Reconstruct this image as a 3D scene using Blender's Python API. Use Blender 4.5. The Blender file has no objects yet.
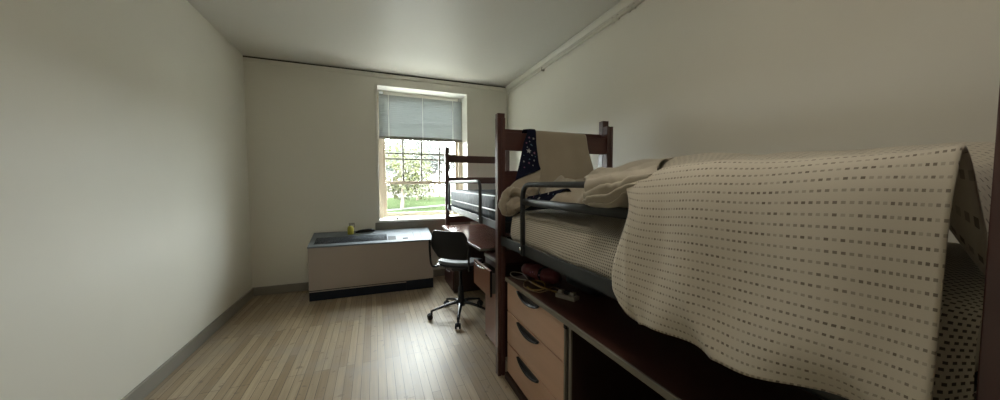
import bpy, bmesh, math, random
from mathutils import Vector, Matrix, noise
random.seed(7)
SC = bpy.context.scene
COL = SC.collection
PI = math.pi

# ------------------------------------------------------------------ materials
def mat(name, color, rough=0.6, metal=0.0, spec=0.5, bump=0.0, bscale=40.0, var=0.0, vscale=6.0, stretch=(1, 1, 1), sheen=0.0, coat=0.0):
    m = bpy.data.materials.new(name)
    m.use_nodes = True
    nt = m.node_tree
    b = nt.nodes['Principled BSDF']
    b.inputs['Roughness'].default_value = rough
    b.inputs['Metallic'].default_value = metal
    b.inputs['Specular IOR Level'].default_value = spec
    b.inputs['Sheen Weight'].default_value = sheen
    b.inputs['Coat Weight'].default_value = coat
    b.inputs['Coat Roughness'].default_value = 0.25
    tc = nt.nodes.new('ShaderNodeTexCoord')
    mp = nt.nodes.new('ShaderNodeMapping')
    mp.inputs['Scale'].default_value = stretch
    nt.links.new(tc.outputs['Object'], mp.inputs['Vector'])
    n = nt.nodes.new('ShaderNodeTexNoise')
    n.inputs['Scale'].default_value = vscale
    n.inputs['Detail'].default_value = 5
    nt.links.new(mp.outputs['Vector'], n.inputs['Vector'])
    mix = nt.nodes.new('ShaderNodeMix')
    mix.data_type = 'RGBA'
    mix.inputs[6].default_value = tuple(c * (1 - var) for c in color) + (1,)
    mix.inputs[7].default_value = tuple(min(1, c * (1 + var)) for c in color) + (1,)
    nt.links.new(n.outputs['Fac'], mix.inputs[0])
    nt.links.new(mix.outputs[2], b.inputs['Base Color'])
    if bump:
        n2 = nt.nodes.new('ShaderNodeTexNoise')
        n2.inputs['Scale'].default_value = bscale
        n2.inputs['Detail'].default_value = 3
        nt.links.new(mp.outputs['Vector'], n2.inputs['Vector'])
        bp = nt.nodes.new('ShaderNodeBump')
        bp.inputs['Strength'].default_value = bump
        bp.inputs['Distance'].default_value = 0.01
        nt.links.new(n2.outputs['Fac'], bp.inputs['Height'])
        nt.links.new(bp.outputs['Normal'], b.inputs['Normal'])
    return m

def dotted(name, base, dot, px, py, fx, fy, shift=0.0, breakup=0.0, rough=0.9):
    """cloth with rows of small printed dashes, laid out on the mesh UVs (in metres)"""
    m = bpy.data.materials.new(name)
    m.use_nodes = True
    nt = m.node_tree
    L = nt.links.new
    b = nt.nodes['Principled BSDF']
    b.inputs['Roughness'].default_value = rough
    b.inputs['Specular IOR Level'].default_value = 0.15
    b.inputs['Sheen Weight'].default_value = 0.2
    tc = nt.nodes.new('ShaderNodeTexCoord')
    sep = nt.nodes.new('ShaderNodeSeparateXYZ')
    L(tc.outputs['UV'], sep.inputs[0])
    def mth(op, a, c=None):
        n = nt.nodes.new('ShaderNodeMath')
        n.operation = op
        for i, v in enumerate((a, c)):
            if v is None:
                continue
            if isinstance(v, (int, float)):
                n.inputs[i].default_value = v
            else:
                L(v, n.inputs[i])
        return n.outputs[0]
    v = mth('DIVIDE', sep.outputs['Y'], py)
    row = mth('FLOOR', v)
    off = mth('MULTIPLY', row, shift)
    u = mth('ADD', mth('DIVIDE', sep.outputs['X'], px), off)
    du = mth('LESS_THAN', mth('FRACT', u), fx)
    dv = mth('LESS_THAN', mth('FRACT', v), fy)
    d = mth('MULTIPLY', du, dv)
    if breakup:
        cmb = nt.nodes.new('ShaderNodeCombineXYZ')
        L(mth('FLOOR', u), cmb.inputs[0])
        L(row, cmb.inputs[1])
        wn = nt.nodes.new('ShaderNodeTexWhiteNoise')
        L(cmb.outputs[0], wn.inputs['Vector'])
        d = mth('MULTIPLY', d, mth('ADD', 1.0 - breakup, mth('MULTIPLY', wn.outputs['Value'], breakup)))
    mix = nt.nodes.new('ShaderNodeMix')
    mix.data_type = 'RGBA'
    mix.inputs[6].default_value = base + (1,)
    mix.inputs[7].default_value = dot + (1,)
    L(d, mix.inputs[0])
    L(mix.outputs[2], b.inputs['Base Color'])
    return m

def wood_floor():
    m = bpy.data.materials.new('maple strip floor')
    m.use_nodes = True
    nt = m.node_tree
    L = nt.links.new
    b = nt.nodes['Principled BSDF']
    tc = nt.nodes.new('ShaderNodeTexCoord')
    mp = nt.nodes.new('ShaderNodeMapping')
    mp.inputs['Rotation'].default_value = (0, 0, PI / 2)
    L(tc.outputs['Object'], mp.inputs['Vector'])
    br = nt.nodes.new('ShaderNodeTexBrick')
    br.offset = 0.37
    br.offset_frequency = 3
    br.inputs['Scale'].default_value = 1.0
    br.inputs['Brick Width'].default_value = 0.95
    br.inputs['Row Height'].default_value = 0.06
    br.inputs['Mortar Size'].default_value = 0.0022
    br.inputs['Mortar Smooth'].default_value = 0.3
    br.inputs['Bias'].default_value = 0.0
    br.inputs['Color1'].default_value = (0.30, 0.228, 0.145, 1)
    br.inputs['Color2'].default_value = (0.46, 0.375, 0.265, 1)
    br.inputs['Mortar'].default_value = (0.09, 0.066, 0.045, 1)
    L(mp.outputs['Vector'], br.inputs['Vector'])
    # grain along the strips
    mg = nt.nodes.new('ShaderNodeMapping')
    mg.inputs['Scale'].default_value = (60, 2.2, 1)
    L(tc.outputs['Object'], mg.inputs['Vector'])
    ng = nt.nodes.new('ShaderNodeTexNoise')
    ng.inputs['Scale'].default_value = 1.0
    ng.inputs['Detail'].default_value = 6
    L(mg.outputs['Vector'], ng.inputs['Vector'])
    mx = nt.nodes.new('ShaderNodeMix')
    mx.data_type = 'RGBA'
    mx.blend_type = 'MULTIPLY'
    mx.inputs[0].default_value = 0.55
    L(br.outputs['Color'], mx.inputs[6])
    rp = nt.nodes.new('ShaderNodeValToRGB')
    rp.color_ramp.elements[0].position = 0.3
    rp.color_ramp.elements[0].color = (0.62, 0.58, 0.52, 1)
    rp.color_ramp.elements[1].position = 0.7
    rp.color_ramp.elements[1].color = (1.1, 1.08, 1.05, 1)
    L(ng.outputs['Fac'], rp.inputs[0])
    L(rp.outputs['Color'], mx.inputs[7])
    # worn, scuffed, greyer patches where the varnish has gone
    nw = nt.nodes.new('ShaderNodeTexNoise')
    nw.inputs['Scale'].default_value = 1.7
    nw.inputs['Detail'].default_value = 7
    nw.inputs['Roughness'].default_value = 0.65
    L(tc.outputs['Object'], nw.inputs['Vector'])
    rw = nt.nodes.new('ShaderNodeValToRGB')
    rw.color_ramp.elements[0].position = 0.47
    rw.color_ramp.elements[0].color = (0, 0, 0, 1)
    rw.color_ramp.elements[1].position = 0.62
    rw.color_ramp.elements[1].color = (1, 1, 1, 1)
    L(nw.outputs['Fac'], rw.inputs[0])
    m2 = nt.nodes.new('ShaderNodeMix')
    m2.data_type = 'RGBA'
    sc = nt.nodes.new('ShaderNodeMath')
    sc.operation = 'MULTIPLY'
    sc.inputs[1].default_value = 0.45
    L(rw.outputs['Color'], sc.inputs[0])
    L(sc.outputs[0], m2.inputs[0])
    L(mx.outputs[2], m2.inputs[6])
    m2.inputs[7].default_value = (0.30, 0.27, 0.235, 1)
    # small dark stains
    ns = nt.nodes.new('ShaderNodeTexNoise')
    ns.inputs['Scale'].default_value = 14
    ns.inputs['Detail'].default_value = 2
    L(tc.outputs['Object'], ns.inputs['Vector'])
    rs = nt.nodes.new('ShaderNodeValToRGB')
    rs.color_ramp.elements[0].position = 0.655
    rs.color_ramp.elements[0].color = (0, 0, 0, 1)
    rs.color_ramp.elements[1].position = 0.70
    rs.color_ramp.elements[1].color = (0.6, 0.6, 0.6, 1)
    L(ns.outputs['Fac'], rs.inputs[0])
    m3 = nt.nodes.new('ShaderNodeMix')
    m3.data_type = 'RGBA'
    L(rs.outputs['Color'], m3.inputs[0])
    L(m2.outputs[2], m3.inputs[6])
    m3.inputs[7].default_value = (0.16, 0.12, 0.09, 1)
    L(m3.outputs[2], b.inputs['Base Color'])
    mr = nt.nodes.new('ShaderNodeMapRange')
    mr.inputs['To Min'].default_value = 0.35
    mr.inputs['To Max'].default_value = 0.50
    L(nw.outputs['Fac'], mr.inputs['Value'])
    L(mr.outputs[0], b.inputs['Roughness'])
    bp = nt.nodes.new('ShaderNodeBump')
    bp.inputs['Strength'].default_value = 0.25
    bp.inputs['Distance'].default_value = 0.002
    L(br.outputs['Fac'], bp.inputs['Height'])
    bp.invert = True
    L(bp.outputs['Normal'], b.inputs['Normal'])
    return m

def glass_mat():
    m = bpy.data.materials.new('window glass')
    m.use_nodes = True
    nt = m.node_tree
    nt.nodes.remove(nt.nodes['Principled BSDF'])
    out = nt.nodes['Material Output']
    t = nt.nodes.new('ShaderNodeBsdfTransparent')
    t.inputs[0].default_value = (0.95, 0.97, 0.96, 1)
    g = nt.nodes.new('ShaderNodeBsdfGlossy')
    g.inputs['Roughness'].default_value = 0.03
    mx = nt.nodes.new('ShaderNodeMixShader')
    mx.inputs[0].default_value = 0.05
    nt.links.new(t.outputs[0], mx.inputs[1])
    nt.links.new(g.outputs[0], mx.inputs[2])
    nt.links.new(mx.outputs[0], out.inputs[0])
    return m

def translucent(name, color, fac):
    m = bpy.data.materials.new(name)
    m.use_nodes = True
    nt = m.node_tree
    b = nt.nodes['Principled BSDF']
    b.inputs['Base Color'].default_value = color + (1,)
    b.inputs['Roughness'].default_value = 0.5
    t = nt.nodes.new('ShaderNodeBsdfTranslucent')
    t.inputs[0].default_value = color + (1,)
    mx = nt.nodes.new('ShaderNodeMixShader')
    mx.inputs[0].default_value = fac
    nt.links.new(b.outputs[0], mx.inputs[1])
    nt.links.new(t.outputs[0], mx.inputs[2])
    nt.links.new(mx.outputs[0], nt.nodes['Material Output'].inputs[0])
    return m

M = {}
M['wall'] = mat('painted plaster', (0.74, 0.725, 0.655), 0.55, spec=0.3, bump=0.05, bscale=25, var=0.03, vscale=2)
M['ceiling'] = mat('ceiling paint', (0.66, 0.645, 0.60), 0.45, spec=0.35, bump=0.06, bscale=6, var=0.02, vscale=2)
M['trim'] = mat('gloss trim paint', (0.62, 0.605, 0.53), 0.35, var=0.03)
M['caulk'] = mat('dark gap', (0.06, 0.055, 0.045), 0.9)
M['white'] = mat('white window paint', (0.74, 0.73, 0.68), 0.35, var=0.03)
M['tan'] = mat('tan sash paint', (0.44, 0.37, 0.285), 0.4, var=0.06)
M['floor'] = wood_floor()
M['baseboard'] = mat('baseboard paint', (0.25, 0.235, 0.20), 0.45, var=0.05)
M['mahogany'] = mat('mahogany laminate', (0.075, 0.030, 0.025), 0.34, var=0.22, vscale=3, stretch=(8, 8, 0.7), coat=0.5)
M['mahogany_h'] = mat('mahogany laminate, level grain', (0.075, 0.030, 0.025), 0.34, var=0.22, vscale=3, stretch=(0.7, 8, 8), coat=0.1)
M['drawer'] = mat('drawer front laminate', (0.54, 0.345, 0.245), 0.36, var=0.14, vscale=2.5, stretch=(6, 0.7, 6), coat=0.15)
M['drawer_red'] = mat('reddish drawer laminate', (0.24, 0.102, 0.066), 0.34, var=0.14, vscale=2.5, stretch=(6, 0.7, 6), coat=0.2)
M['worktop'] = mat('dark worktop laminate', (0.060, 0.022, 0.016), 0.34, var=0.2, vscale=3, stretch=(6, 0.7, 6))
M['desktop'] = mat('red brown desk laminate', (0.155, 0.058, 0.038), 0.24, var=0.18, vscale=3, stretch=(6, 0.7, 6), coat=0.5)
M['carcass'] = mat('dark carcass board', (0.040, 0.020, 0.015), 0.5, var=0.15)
M['edge'] = mat('grey edge band', (0.20, 0.185, 0.155), 0.4, metal=0.2, var=0.05)
M['pull'] = mat('black drawer pull', (0.016, 0.016, 0.017), 0.35)
M['steel'] = mat('dark grey bed steel', (0.024, 0.028, 0.030), 0.45, metal=0.2, var=0.1)
M['railsteel'] = mat('light grey bed steel', (0.075, 0.081, 0.083), 0.42, metal=0.3, var=0.08)
M['black'] = mat('black plastic', (0.009, 0.010, 0.012), 0.5, spec=0.3, bump=0.03, bscale=120)
M['blackgloss'] = mat('black glossy plastic', (0.016, 0.017, 0.019), 0.22)
M['cushion'] = mat('slate seat fabric', (0.10, 0.118, 0.135), 0.55, bump=0.15, bscale=160, sheen=0.3)
M['chrome'] = mat('worn metal edge', (0.55, 0.56, 0.57), 0.25, metal=0.9)
M['putty'] = mat('putty enamel steel', (0.42, 0.365, 0.325), 0.45, var=0.03, vscale=3)
M['toppaint'] = mat('pale grey enamel steel', (0.20, 0.225, 0.255), 0.55, spec=0.2, var=0.03, vscale=3)
M['vent'] = mat('dark vent', (0.012, 0.014, 0.018), 0.7, spec=0.08)
M['kick'] = mat('navy black kick plate', (0.016, 0.021, 0.032), 0.6, spec=0.2)
M['ventgrey'] = mat('grey vent end', (0.055, 0.062, 0.07), 0.6, spec=0.15)
M['blind'] = translucent('vinyl blind slat', (0.33, 0.35, 0.345), 0.016)
M['blindrail'] = mat('blind rail', (0.66, 0.65, 0.58), 0.35)
M['blindbottom'] = mat('blind bottom rail', (0.20, 0.195, 0.17), 0.45)
M['cord'] = mat('blind cord', (0.75, 0.75, 0.70), 0.7)
M['glass'] = glass_mat()
M['sheetdot'] = dotted('sheet with tiny dashes', (0.57, 0.53, 0.45), (0.075, 0.066, 0.058), 0.0125, 0.0125, 0.50, 0.46, 0.34)
M['comfdot'] = dotted('quilt with rows of dashes', (0.56, 0.52, 0.435), (0.17, 0.145, 0.115), 0.0125, 0.0235, 0.55, 0.24, 0.13, 0.65)
M['sheet'] = mat('crumpled cream sheet', (0.46, 0.42, 0.345), 0.9, spec=0.15, bump=0.1, bscale=200, sheen=0.2, var=0.03)
M['fleece'] = mat('beige fleece', (0.35, 0.305, 0.235), 0.95, spec=0.1, bump=0.25, bscale=220, sheen=0.4, var=0.06, vscale=9)
M['star'] = mat('navy star cloth', (0.010, 0.012, 0.026), 0.95, spec=0.05)
M['starprint'] = mat('printed grey stars', (0.40, 0.40, 0.39), 0.9)
M['starpink'] = mat('printed mauve stars', (0.26, 0.12, 0.20), 0.9)
M['starblue'] = mat('printed teal stars', (0.12, 0.22, 0.28), 0.9)
M['vinyl'] = mat('navy vinyl mattress', (0.030, 0.040, 0.052), 0.5, spec=0.1, var=0.45, vscale=5, bump=1.0, bscale=16, stretch=(3, 0.8, 0.6))
M['piping'] = mat('pale mattress piping', (0.42, 0.45, 0.46), 0.35)
M['yellow'] = mat('yellow green plastic', (0.46, 0.42, 0.05), 0.35)
M['offwhite'] = mat('off white plastic', (0.36, 0.34, 0.29), 0.5)
M['red'] = mat('dark red nylon', (0.11, 0.014, 0.018), 0.6, bump=0.2, bscale=60, var=0.2)
M['cabletan'] = mat('tan cable', (0.22, 0.17, 0.10), 0.5)
M['cablewhite'] = mat('white cable', (0.30, 0.28, 0.23), 0.5)
M['cableyellow'] = mat('yellow cable', (0.26, 0.18, 0.05), 0.5)
M['lawn'] = mat('lawn grass', (0.0235, 0.031, 0.0150), 0.95, spec=0.0, var=0.25, vscale=0.4)
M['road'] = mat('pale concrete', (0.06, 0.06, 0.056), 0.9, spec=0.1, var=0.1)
M['bounce_slab'] = mat('bounce slab concrete', (0.22, 0.213, 0.195), 0.9, spec=0.1, var=0.08)  # for the added slab that bounces daylight indoors
M['leafyellow'] = translucent('yellow green leaves', (0.058, 0.062, 0.022), 0.4)
M['leafgreen'] = translucent('green leaves', (0.028, 0.037, 0.022), 0.4)
M['leafgrey'] = translucent('grey green leaves', (0.036, 0.041, 0.035), 0.4)
M['bank'] = mat('dry bank', (0.050, 0.043, 0.042), 0.95, spec=0.0, var=0.25, vscale=0.3)
M['bark'] = mat('bark', (0.12, 0.09, 0.07), 0.9)
M['brick'] = mat('pale brick garden wall', (0.30, 0.22, 0.19), 0.9, var=0.15)

# ------------------------------------------------------------------ mesh helpers
def tag(o, label=None, cat=None, group=None, kind=None):
    if label: o['label'] = label
    if cat: o['category'] = cat
    if group: o['group'] = group
    if kind: o['kind'] = kind
    return o

def thing(name, label, cat, loc=(0, 0, 0), rz=0.0, group=None):
    o = bpy.data.objects.new(name, None)
    o.empty_display_size = 0.1
    COL.objects.link(o)
    o.location = loc
    o.rotation_euler = (0, 0, rz)
    return tag(o, label, cat, group)

class MB:
    def __init__(self):
        self.bm = bmesh.new()
        self.mi = 0
    def _mark(self, faces, smooth):
        for f in faces:
            f.material_index = self.mi
            f.smooth = smooth
    def box(self, a, b, bev=0.0, seg=2, M4=None):
        x0, x1 = sorted((a[0], b[0])); y0, y1 = sorted((a[1], b[1])); z0, z1 = sorted((a[2], b[2]))
        t = bmesh.new()
        bmesh.ops.create_cube(t, size=1.0)
        for v in t.verts:
            v.co = Vector(((x0 + x1) / 2 + v.co.x * (x1 - x0), (y0 + y1) / 2 + v.co.y * (y1 - y0), (z0 + z1) / 2 + v.co.z * (z1 - z0)))
        if bev > 0:
            bev = min(bev, 0.45 * min(x1 - x0, y1 - y0, z1 - z0))
            bmesh.ops.bevel(t, geom=list(t.edges), offset=bev, segments=seg, profile=0.5, affect='EDGES')
        if M4 is not None:
            t.transform(M4)
        self._merge(t, bev > 0.012)
        return self
    def _merge(self, t, smooth):
        me = bpy.data.meshes.new('tmp')
        for f in t.faces:
            f.material_index = self.mi
            f.smooth = smooth
        t.to_mesh(me)
        t.free()
        n0 = len(self.bm.faces)
        self.bm.from_mesh(me)
        bpy.data.meshes.remove(me)
    def prism(self, poly, a, b, axis='y', smooth=False, bev=0.0):
        """polygon extruded along an axis: poly is a list of the two other coordinates"""
        t = bmesh.new()
        def P(p, s):
            if axis == 'x': return Vector((s, p[0], p[1]))
            if axis == 'y': return Vector((p[0], s, p[1]))
            return Vector((p[0], p[1], s))
        va = [t.verts.new(P(p, a)) for p in poly]
        vb = [t.verts.new(P(p, b)) for p in poly]
        n = len(poly)
        t.faces.new(va)
        t.faces.new(list(reversed(vb)))
        for i in range(n):
            t.faces.new((va[i], vb[i], vb[(i + 1) % n], va[(i + 1) % n]))
        bmesh.ops.recalc_face_normals(t, faces=list(t.faces))
        if bev:
            bmesh.ops.bevel(t, geom=list(t.edges), offset=bev, segments=2, profile=0.5, affect='EDGES')
        self._merge(t, smooth)
        return self
    def tube(self, pts, r, n=10, closed=False, flat=None):
        """round bar along a polyline; r a number or a list"""
        pts = [Vector(p) for p in pts]
        N = len(pts)
        rr = r if isinstance(r, (list, tuple)) else [r] * N
        rings = []
        T0 = None
        up = None
        for i in range(N):
            if closed:
                t = (pts[(i + 1) % N] - pts[i - 1]).normalized()
            else:
                t = (pts[min(i + 1, N - 1)] - pts[max(i - 1, 0)]).normalized()
            if up is None:
                up = Vector((0, 0, 1)) if abs(t.z) < 0.9 else Vector((1, 0, 0))
                up = (up - t * up.dot(t)).normalized()
            else:
                up = (up - t * up.dot(t))
                up = up.normalized() if up.length > 1e-6 else Vector((1, 0, 0))
            s = t.cross(up)
            ring = []
            for k in range(n):
                a = 2 * PI * k / n
                fx, fy = (1, 1) if flat is None else flat
                ring.append(self.bm.verts.new(pts[i] + (s * math.cos(a) * fx + up * math.sin(a) * fy) * rr[i]))
            rings.append(ring)
        fs = []
        for i in range(N if closed else N - 1):
            A, B = rings[i], rings[(i + 1) % N]
            for k in range(n):
                fs.append(self.bm.faces.new((A[k], A[(k + 1) % n], B[(k + 1) % n], B[k])))
        if not closed:
            fs.append(self.bm.faces.new(list(reversed(rings[0]))))
            fs.append(self.bm.faces.new(rings[-1]))
        self._mark(fs, True)
        return self
    def lathe(self, prof, c=(0, 0, 0), n=20, axis='z'):
        rings = []
        c = Vector(c)
        for (r, h) in prof:
            ring = []
            for k in range(n):
                a = 2 * PI * k / n
                if axis == 'z': p = Vector((r * math.cos(a), r * math.sin(a), h))
                elif axis == 'x': p = Vector((h, r * math.cos(a), r * math.sin(a)))
                else: p = Vector((r * math.cos(a), h, r * math.sin(a)))
                ring.append(self.bm.verts.new(c + p))
            rings.append(ring)
        fs = []
        for A, B in zip(rings, rings[1:]):
            for k in range(n):
                fs.append(self.bm.faces.new((A[k], A[(k + 1) % n], B[(k + 1) % n], B[k])))
        fs.append(self.bm.faces.new(list(reversed(rings[0]))))
        fs.append(self.bm.faces.new(rings[-1]))
        self._mark(fs, True)
        return self
    def build(self, name, mats, parent=None, off=None, rot=None):
        if not isinstance(mats, (list, tuple)):
            mats = [mats]
        bmesh.ops.recalc_face_normals(self.bm, faces=list(self.bm.faces))
        if off is not None:
            self.bm.transform(Matrix.Translation(-Vector(off)))
        me = bpy.data.meshes.new(name)
        self.bm.to_mesh(me)
        self.bm.free()
        for m in mats:
            me.materials.append(m)
        o = bpy.data.objects.new(name, me)
        COL.objects.link(o)
        if parent is not None:
            o.parent = parent
        return o

def rounded(pts, r, seg=6):
    """polyline with its corners rounded"""
    pts = [Vector(p) for p in pts]
    out = [pts[0]]
    for i in range(1, len(pts) - 1):
        a, b, c = pts[i - 1], pts[i], pts[i + 1]
        d1 = (a - b); d2 = (c - b)
        rr = min(r, d1.length * 0.49, d2.length * 0.49)
        p0 = b + d1.normalized() * rr
        p1 = b + d2.normalized() * rr
        for k in range(seg + 1):
            t = k / seg
            out.append((1 - t) ** 2 * p0 + 2 * t * (1 - t) * b + t * t * p1)
    out.append(pts[-1])
    return out

def cr(p0, p1, p2, p3, t):
    return 0.5 * ((2 * p1) + (p2 - p0) * t + (2 * p0 - 5 * p1 + 4 * p2 - p3) * t * t + (3 * p1 - p0 - 3 * p2 + p3) * t ** 3)

def spline(pts, t):
    n = len(pts) - 1
    s = min(max(t, 0), 1) * n
    i = min(int(s), n - 1)
    f = s - i
    g = lambda k: pts[k] if 0 <= k <= n else (2 * pts[0] - pts[1] if k < 0 else 2 * pts[n] - pts[n - 1])
    return cr(g(i - 1), g(i), g(i + 1), g(i + 2), f)

def smooth_path(pts, n):
    pts = [Vector(p) for p in pts]
    return [spline(pts, k / (n - 1)) for k in range(n)]

def grid_obj(name, f, nu, nv, material, parent=None, off=(0, 0, 0), thick=0.0, uvscale=None, mat_ix=None, offset=0.0):
    """cloth: f(u,v) -> point; UVs run in metres along the surface"""
    P = [[f(i / nu, j / nv) for i in range(nu + 1)] for j in range(nv + 1)]
    off = Vector(off)
    verts = [tuple(P[j][i] - off) for j in range(nv + 1) for i in range(nu + 1)]
    faces = [(j * (nu + 1) + i, j * (nu + 1) + i + 1, (j + 1) * (nu + 1) + i + 1, (j + 1) * (nu + 1) + i) for j in range(nv) for i in range(nu)]
    me = bpy.data.meshes.new(name)
    me.from_pydata(verts, [], faces)
    ms = material if isinstance(material, (list, tuple)) else [material]
    for m in ms: me.materials.append(m)
    # arc length coordinates
    jm, im = nv // 2, nu // 2
    U = [0.0]; V = [0.0]
    for i in range(nu): U.append(U[-1] + (P[jm][i + 1] - P[jm][i]).length)
    for j in range(nv): V.append(V[-1] + (P[j + 1][im] - P[j][im]).length)
    uv = me.uv_layers.new(name='UVMap')
    for poly in me.polygons:
        poly.use_smooth = True
        for li in poly.loop_indices:
            vi = me.loops[li].vertex_index
            j, i = divmod(vi, nu + 1)
            uv.data[li].uv = (U[i], V[j])
    o = bpy.data.objects.new(name, me)
    COL.objects.link(o)
    if parent is not None: o.parent = parent
    if thick:
        md = o.modifiers.new('thickness', 'SOLIDIFY')
        md.thickness = thick
        md.offset = offset
    return o

def patch(net):
    rows = [[Vector(p) for p in r] for r in net]
    def f(u, v):
        return spline([spline(r, u) for r in rows], v)
    return f

def nz(x, y, z=0.0):
    return noise.noise(Vector((x, y, z)))

def struct(name, mb, m, parent=None, label=None):
    o = mb.build(name, m, parent)
    if parent is None:
        o['kind'] = 'structure'
        if label: o['label'] = label
    return o

# ------------------------------------------------------------------ the room
XL, XR = -1.55, 2.175         # left and right wall faces
YB, YW = -2.6, 5.15           # back wall and window wall faces
ZC = 3.17
T = 0.42
struct('floor', MB().box((XL - T, YB - T, -0.12), (XR + T, YW + T, 0)), M['floor'], label='worn pale strip wood floor of the room')
struct('ceiling', MB().box((XL - T, YB - T, ZC), (XR + T, YW + T, ZC + 0.2)), M['ceiling'], label='plain painted ceiling of the room')
struct('wall_left', MB().box((XL - T, YB - T, 0), (XL, YW + T, ZC)), M['wall'], label='plain painted wall on the far side of the heater cabinet')
struct('wall_right', MB().box((XR, YB - T, 0), (XR + T, YW + T, ZC)), M['wall'], label='cream painted wall behind the loft beds')
struct('wall_back', MB().box((XL, YB - T, 0), (XR, YB, ZC)), M['wall'], label='plain painted wall opposite the window')
WX0, WX1, WZ0, WZ1 = 0.035, 1.46, 0.925, 2.985
mb = MB()
mb.box((XL, YW, 0), (WX0, YW + T, ZC)).box((WX1, YW, 0), (XR, YW + T, ZC))
mb.box((WX0, YW, 0), (WX1, YW + T, WZ0)).box((WX0, YW, WZ1), (WX1, YW + T, ZC))
struct('wall_window', mb, M['wall'], label='painted wall with a deep recess holding the window')
# ceiling line above the window: a flat picture board with a dark crack over it
struct('trim_1', MB().box((XL, YW - 0.014, ZC - 0.078), (XR - 0.045, YW, ZC - 0.02), 0.003), M['wall'], label='flat painted picture board along the top of the window wall')
struct('trim_2', MB().box((XL, YW - 0.012, ZC - 0.02), (XR - 0.045, YW, ZC - 0.001)), M['caulk'], label='dark crack between the window wall and the ceiling')
# moulding along the right wall
mp = [(XR, ZC - 0.085), (XR - 0.012, ZC - 0.085), (XR - 0.016, ZC - 0.07), (XR - 0.012, ZC - 0.058), (XR - 0.022, ZC - 0.05), (XR - 0.034, ZC - 0.032), (XR - 0.045, ZC - 0.012), (XR - 0.045, ZC), (XR, ZC)]
struct('trim_3', MB().prism(mp, YB, YW, 'y'), M['trim'], label='painted moulding along the top of the right wall')
struct('baseboard_window', MB().box((XL, YW - 0.02, 0), (XR, YW, 0.115), 0.004), M['baseboard'], label='baseboard under the window')
struct('baseboard_right', MB().box((XR - 0.02, YB, 0), (XR, YW - 0.02, 0.115), 0.004), M['baseboard'], label='baseboard behind the beds')
struct('baseboard_left', MB().box((XL, YB, 0), (XL + 0.02, YW - 0.02, 0.115), 0.004), M['baseboard'], label='baseboard of the left wall')

# conduit along the right wall, bending down the corner
px_, pz_ = XR - 0.027, ZC - 0.112
cond = thing('conduit_pipe', 'thin painted conduit running under the right wall moulding and down the corner', 'pipe', (px_, 5.12, 0.115))
co = (px_, 5.12, 0.115)
MB().tube(rounded([(px_, -2.58, pz_), (px_, 5.122, pz_), (px_, 5.122, 0.13)], 0.13, 8), 0.016, 10).build('pipe', M['trim'], cond, co)
for yy in (2.47, 2.27):
    m = MB()
    m.tube([(px_, yy - 0.035, pz_), (px_, yy - 0.027, pz_), (px_, yy - 0.0265, pz_), (px_, yy + 0.0265, pz_), (px_, yy + 0.027, pz_), (px_, yy + 0.035, pz_)], [0.026, 0.026, 0.020, 0.020, 0.026, 0.026], 12)
    m.build('coupling', M['trim'], cond, co)
MB().box((px_ - 0.016, 3.86, pz_ - 0.03), (XR - 0.001, 3.885, pz_ + 0.016), 0.003).build('pipe_clip', M['baseboard'], cond, co)

# ------------------------------------------------------------------ the window
win = bpy.data.objects.new('window_1', None)
COL.objects.link(win)
win.location = (0.75, 5.5, WZ0)
tag(win, 'white framed double-hung window with many panes in a deep recess', None, None, 'structure')
wo = win.location
YG = 5.50
m = MB()   # white lining and outer frame
m.box((WX0, YW - 0.012, WZ0 - 0.0), (WX0 + 0.035, YG + 0.05, WZ1), 0.003)
m.box((WX1 - 0.012, YW - 0.004, WZ0), (WX1, YG + 0.05, WZ1), 0.003)
m.box((WX0 + 0.035, YW - 0.004, WZ1 - 0.012), (WX1 - 0.012, YG + 0.05, WZ1), 0.003)
m.box((WX0 + 0.035, YG - 0.02, WZ1 - 0.07), (WX1 - 0.012, YG + 0.05, WZ1 - 0.012), 0.003)
m.build('window_frame', M['white'], win, wo)
m = MB()   # tan stops in front of the sashes
m.box((WX0 + 0.035, YG - 0.04, WZ0 + 0.03), (WX0 + 0.10, YG + 0.05, WZ1 - 0.07), 0.004)
m.box((WX1 - 0.085, YG - 0.04, WZ0 + 0.03), (WX1 - 0.012, YG + 0.05, WZ1 - 0.07), 0.004)
m.build('window_stop', M['tan'], win, wo)
m = MB()   # lower sash
LX0, LX1 = WX0 + 0.10, WX1 - 0.085
m.box((LX0, YG - 0.02, WZ0 + 0.05), (LX0 + 0.055, YG + 0.015, 1.53), 0.004)
m.box((LX1 - 0.055, YG - 0.02, WZ0 + 0.05), (LX1, YG + 0.015, 1.53), 0.004)
m.box((LX0 + 0.055, YG - 0.02, WZ0 + 0.05), (LX1 - 0.055, YG + 0.015, 1.036), 0.004)
m.box((LX0 + 0.055, YG - 0.022, 1.50), (LX1 - 0.055, YG + 0.015, 1.553), 0.004)
lo = m.build('lower_sash', M['tan'], win, wo)
MB().box((LX0 + 0.055, YG - 0.003, 1.036), (LX1 - 0.055, YG + 0.001, 1.50)).build('pane', M['glass'], lo)
lo.children[0].data.transform(Matrix.Translation(-Vector(wo)))
m = MB()   # upper sash with its glazing bars
UY = YG + 0.018
m.box((LX0, UY, 1.53), (LX0 + 0.042, UY + 0.034, WZ1 - 0.07), 0.004)
m.box((LX1 - 0.042, UY, 1.53), (LX1, UY + 0.034, WZ1 - 0.07), 0.004)
m.box((LX0 + 0.042, UY, WZ1 - 0.12), (LX1 - 0.042, UY + 0.034, WZ1 - 0.07), 0.004)
m.box((LX0 + 0.042, UY, 1.50), (LX1 - 0.042, UY + 0.034, 1.552), 0.004)
up = m.build('upper_sash', M['tan'], win, wo)
m = MB()
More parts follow.
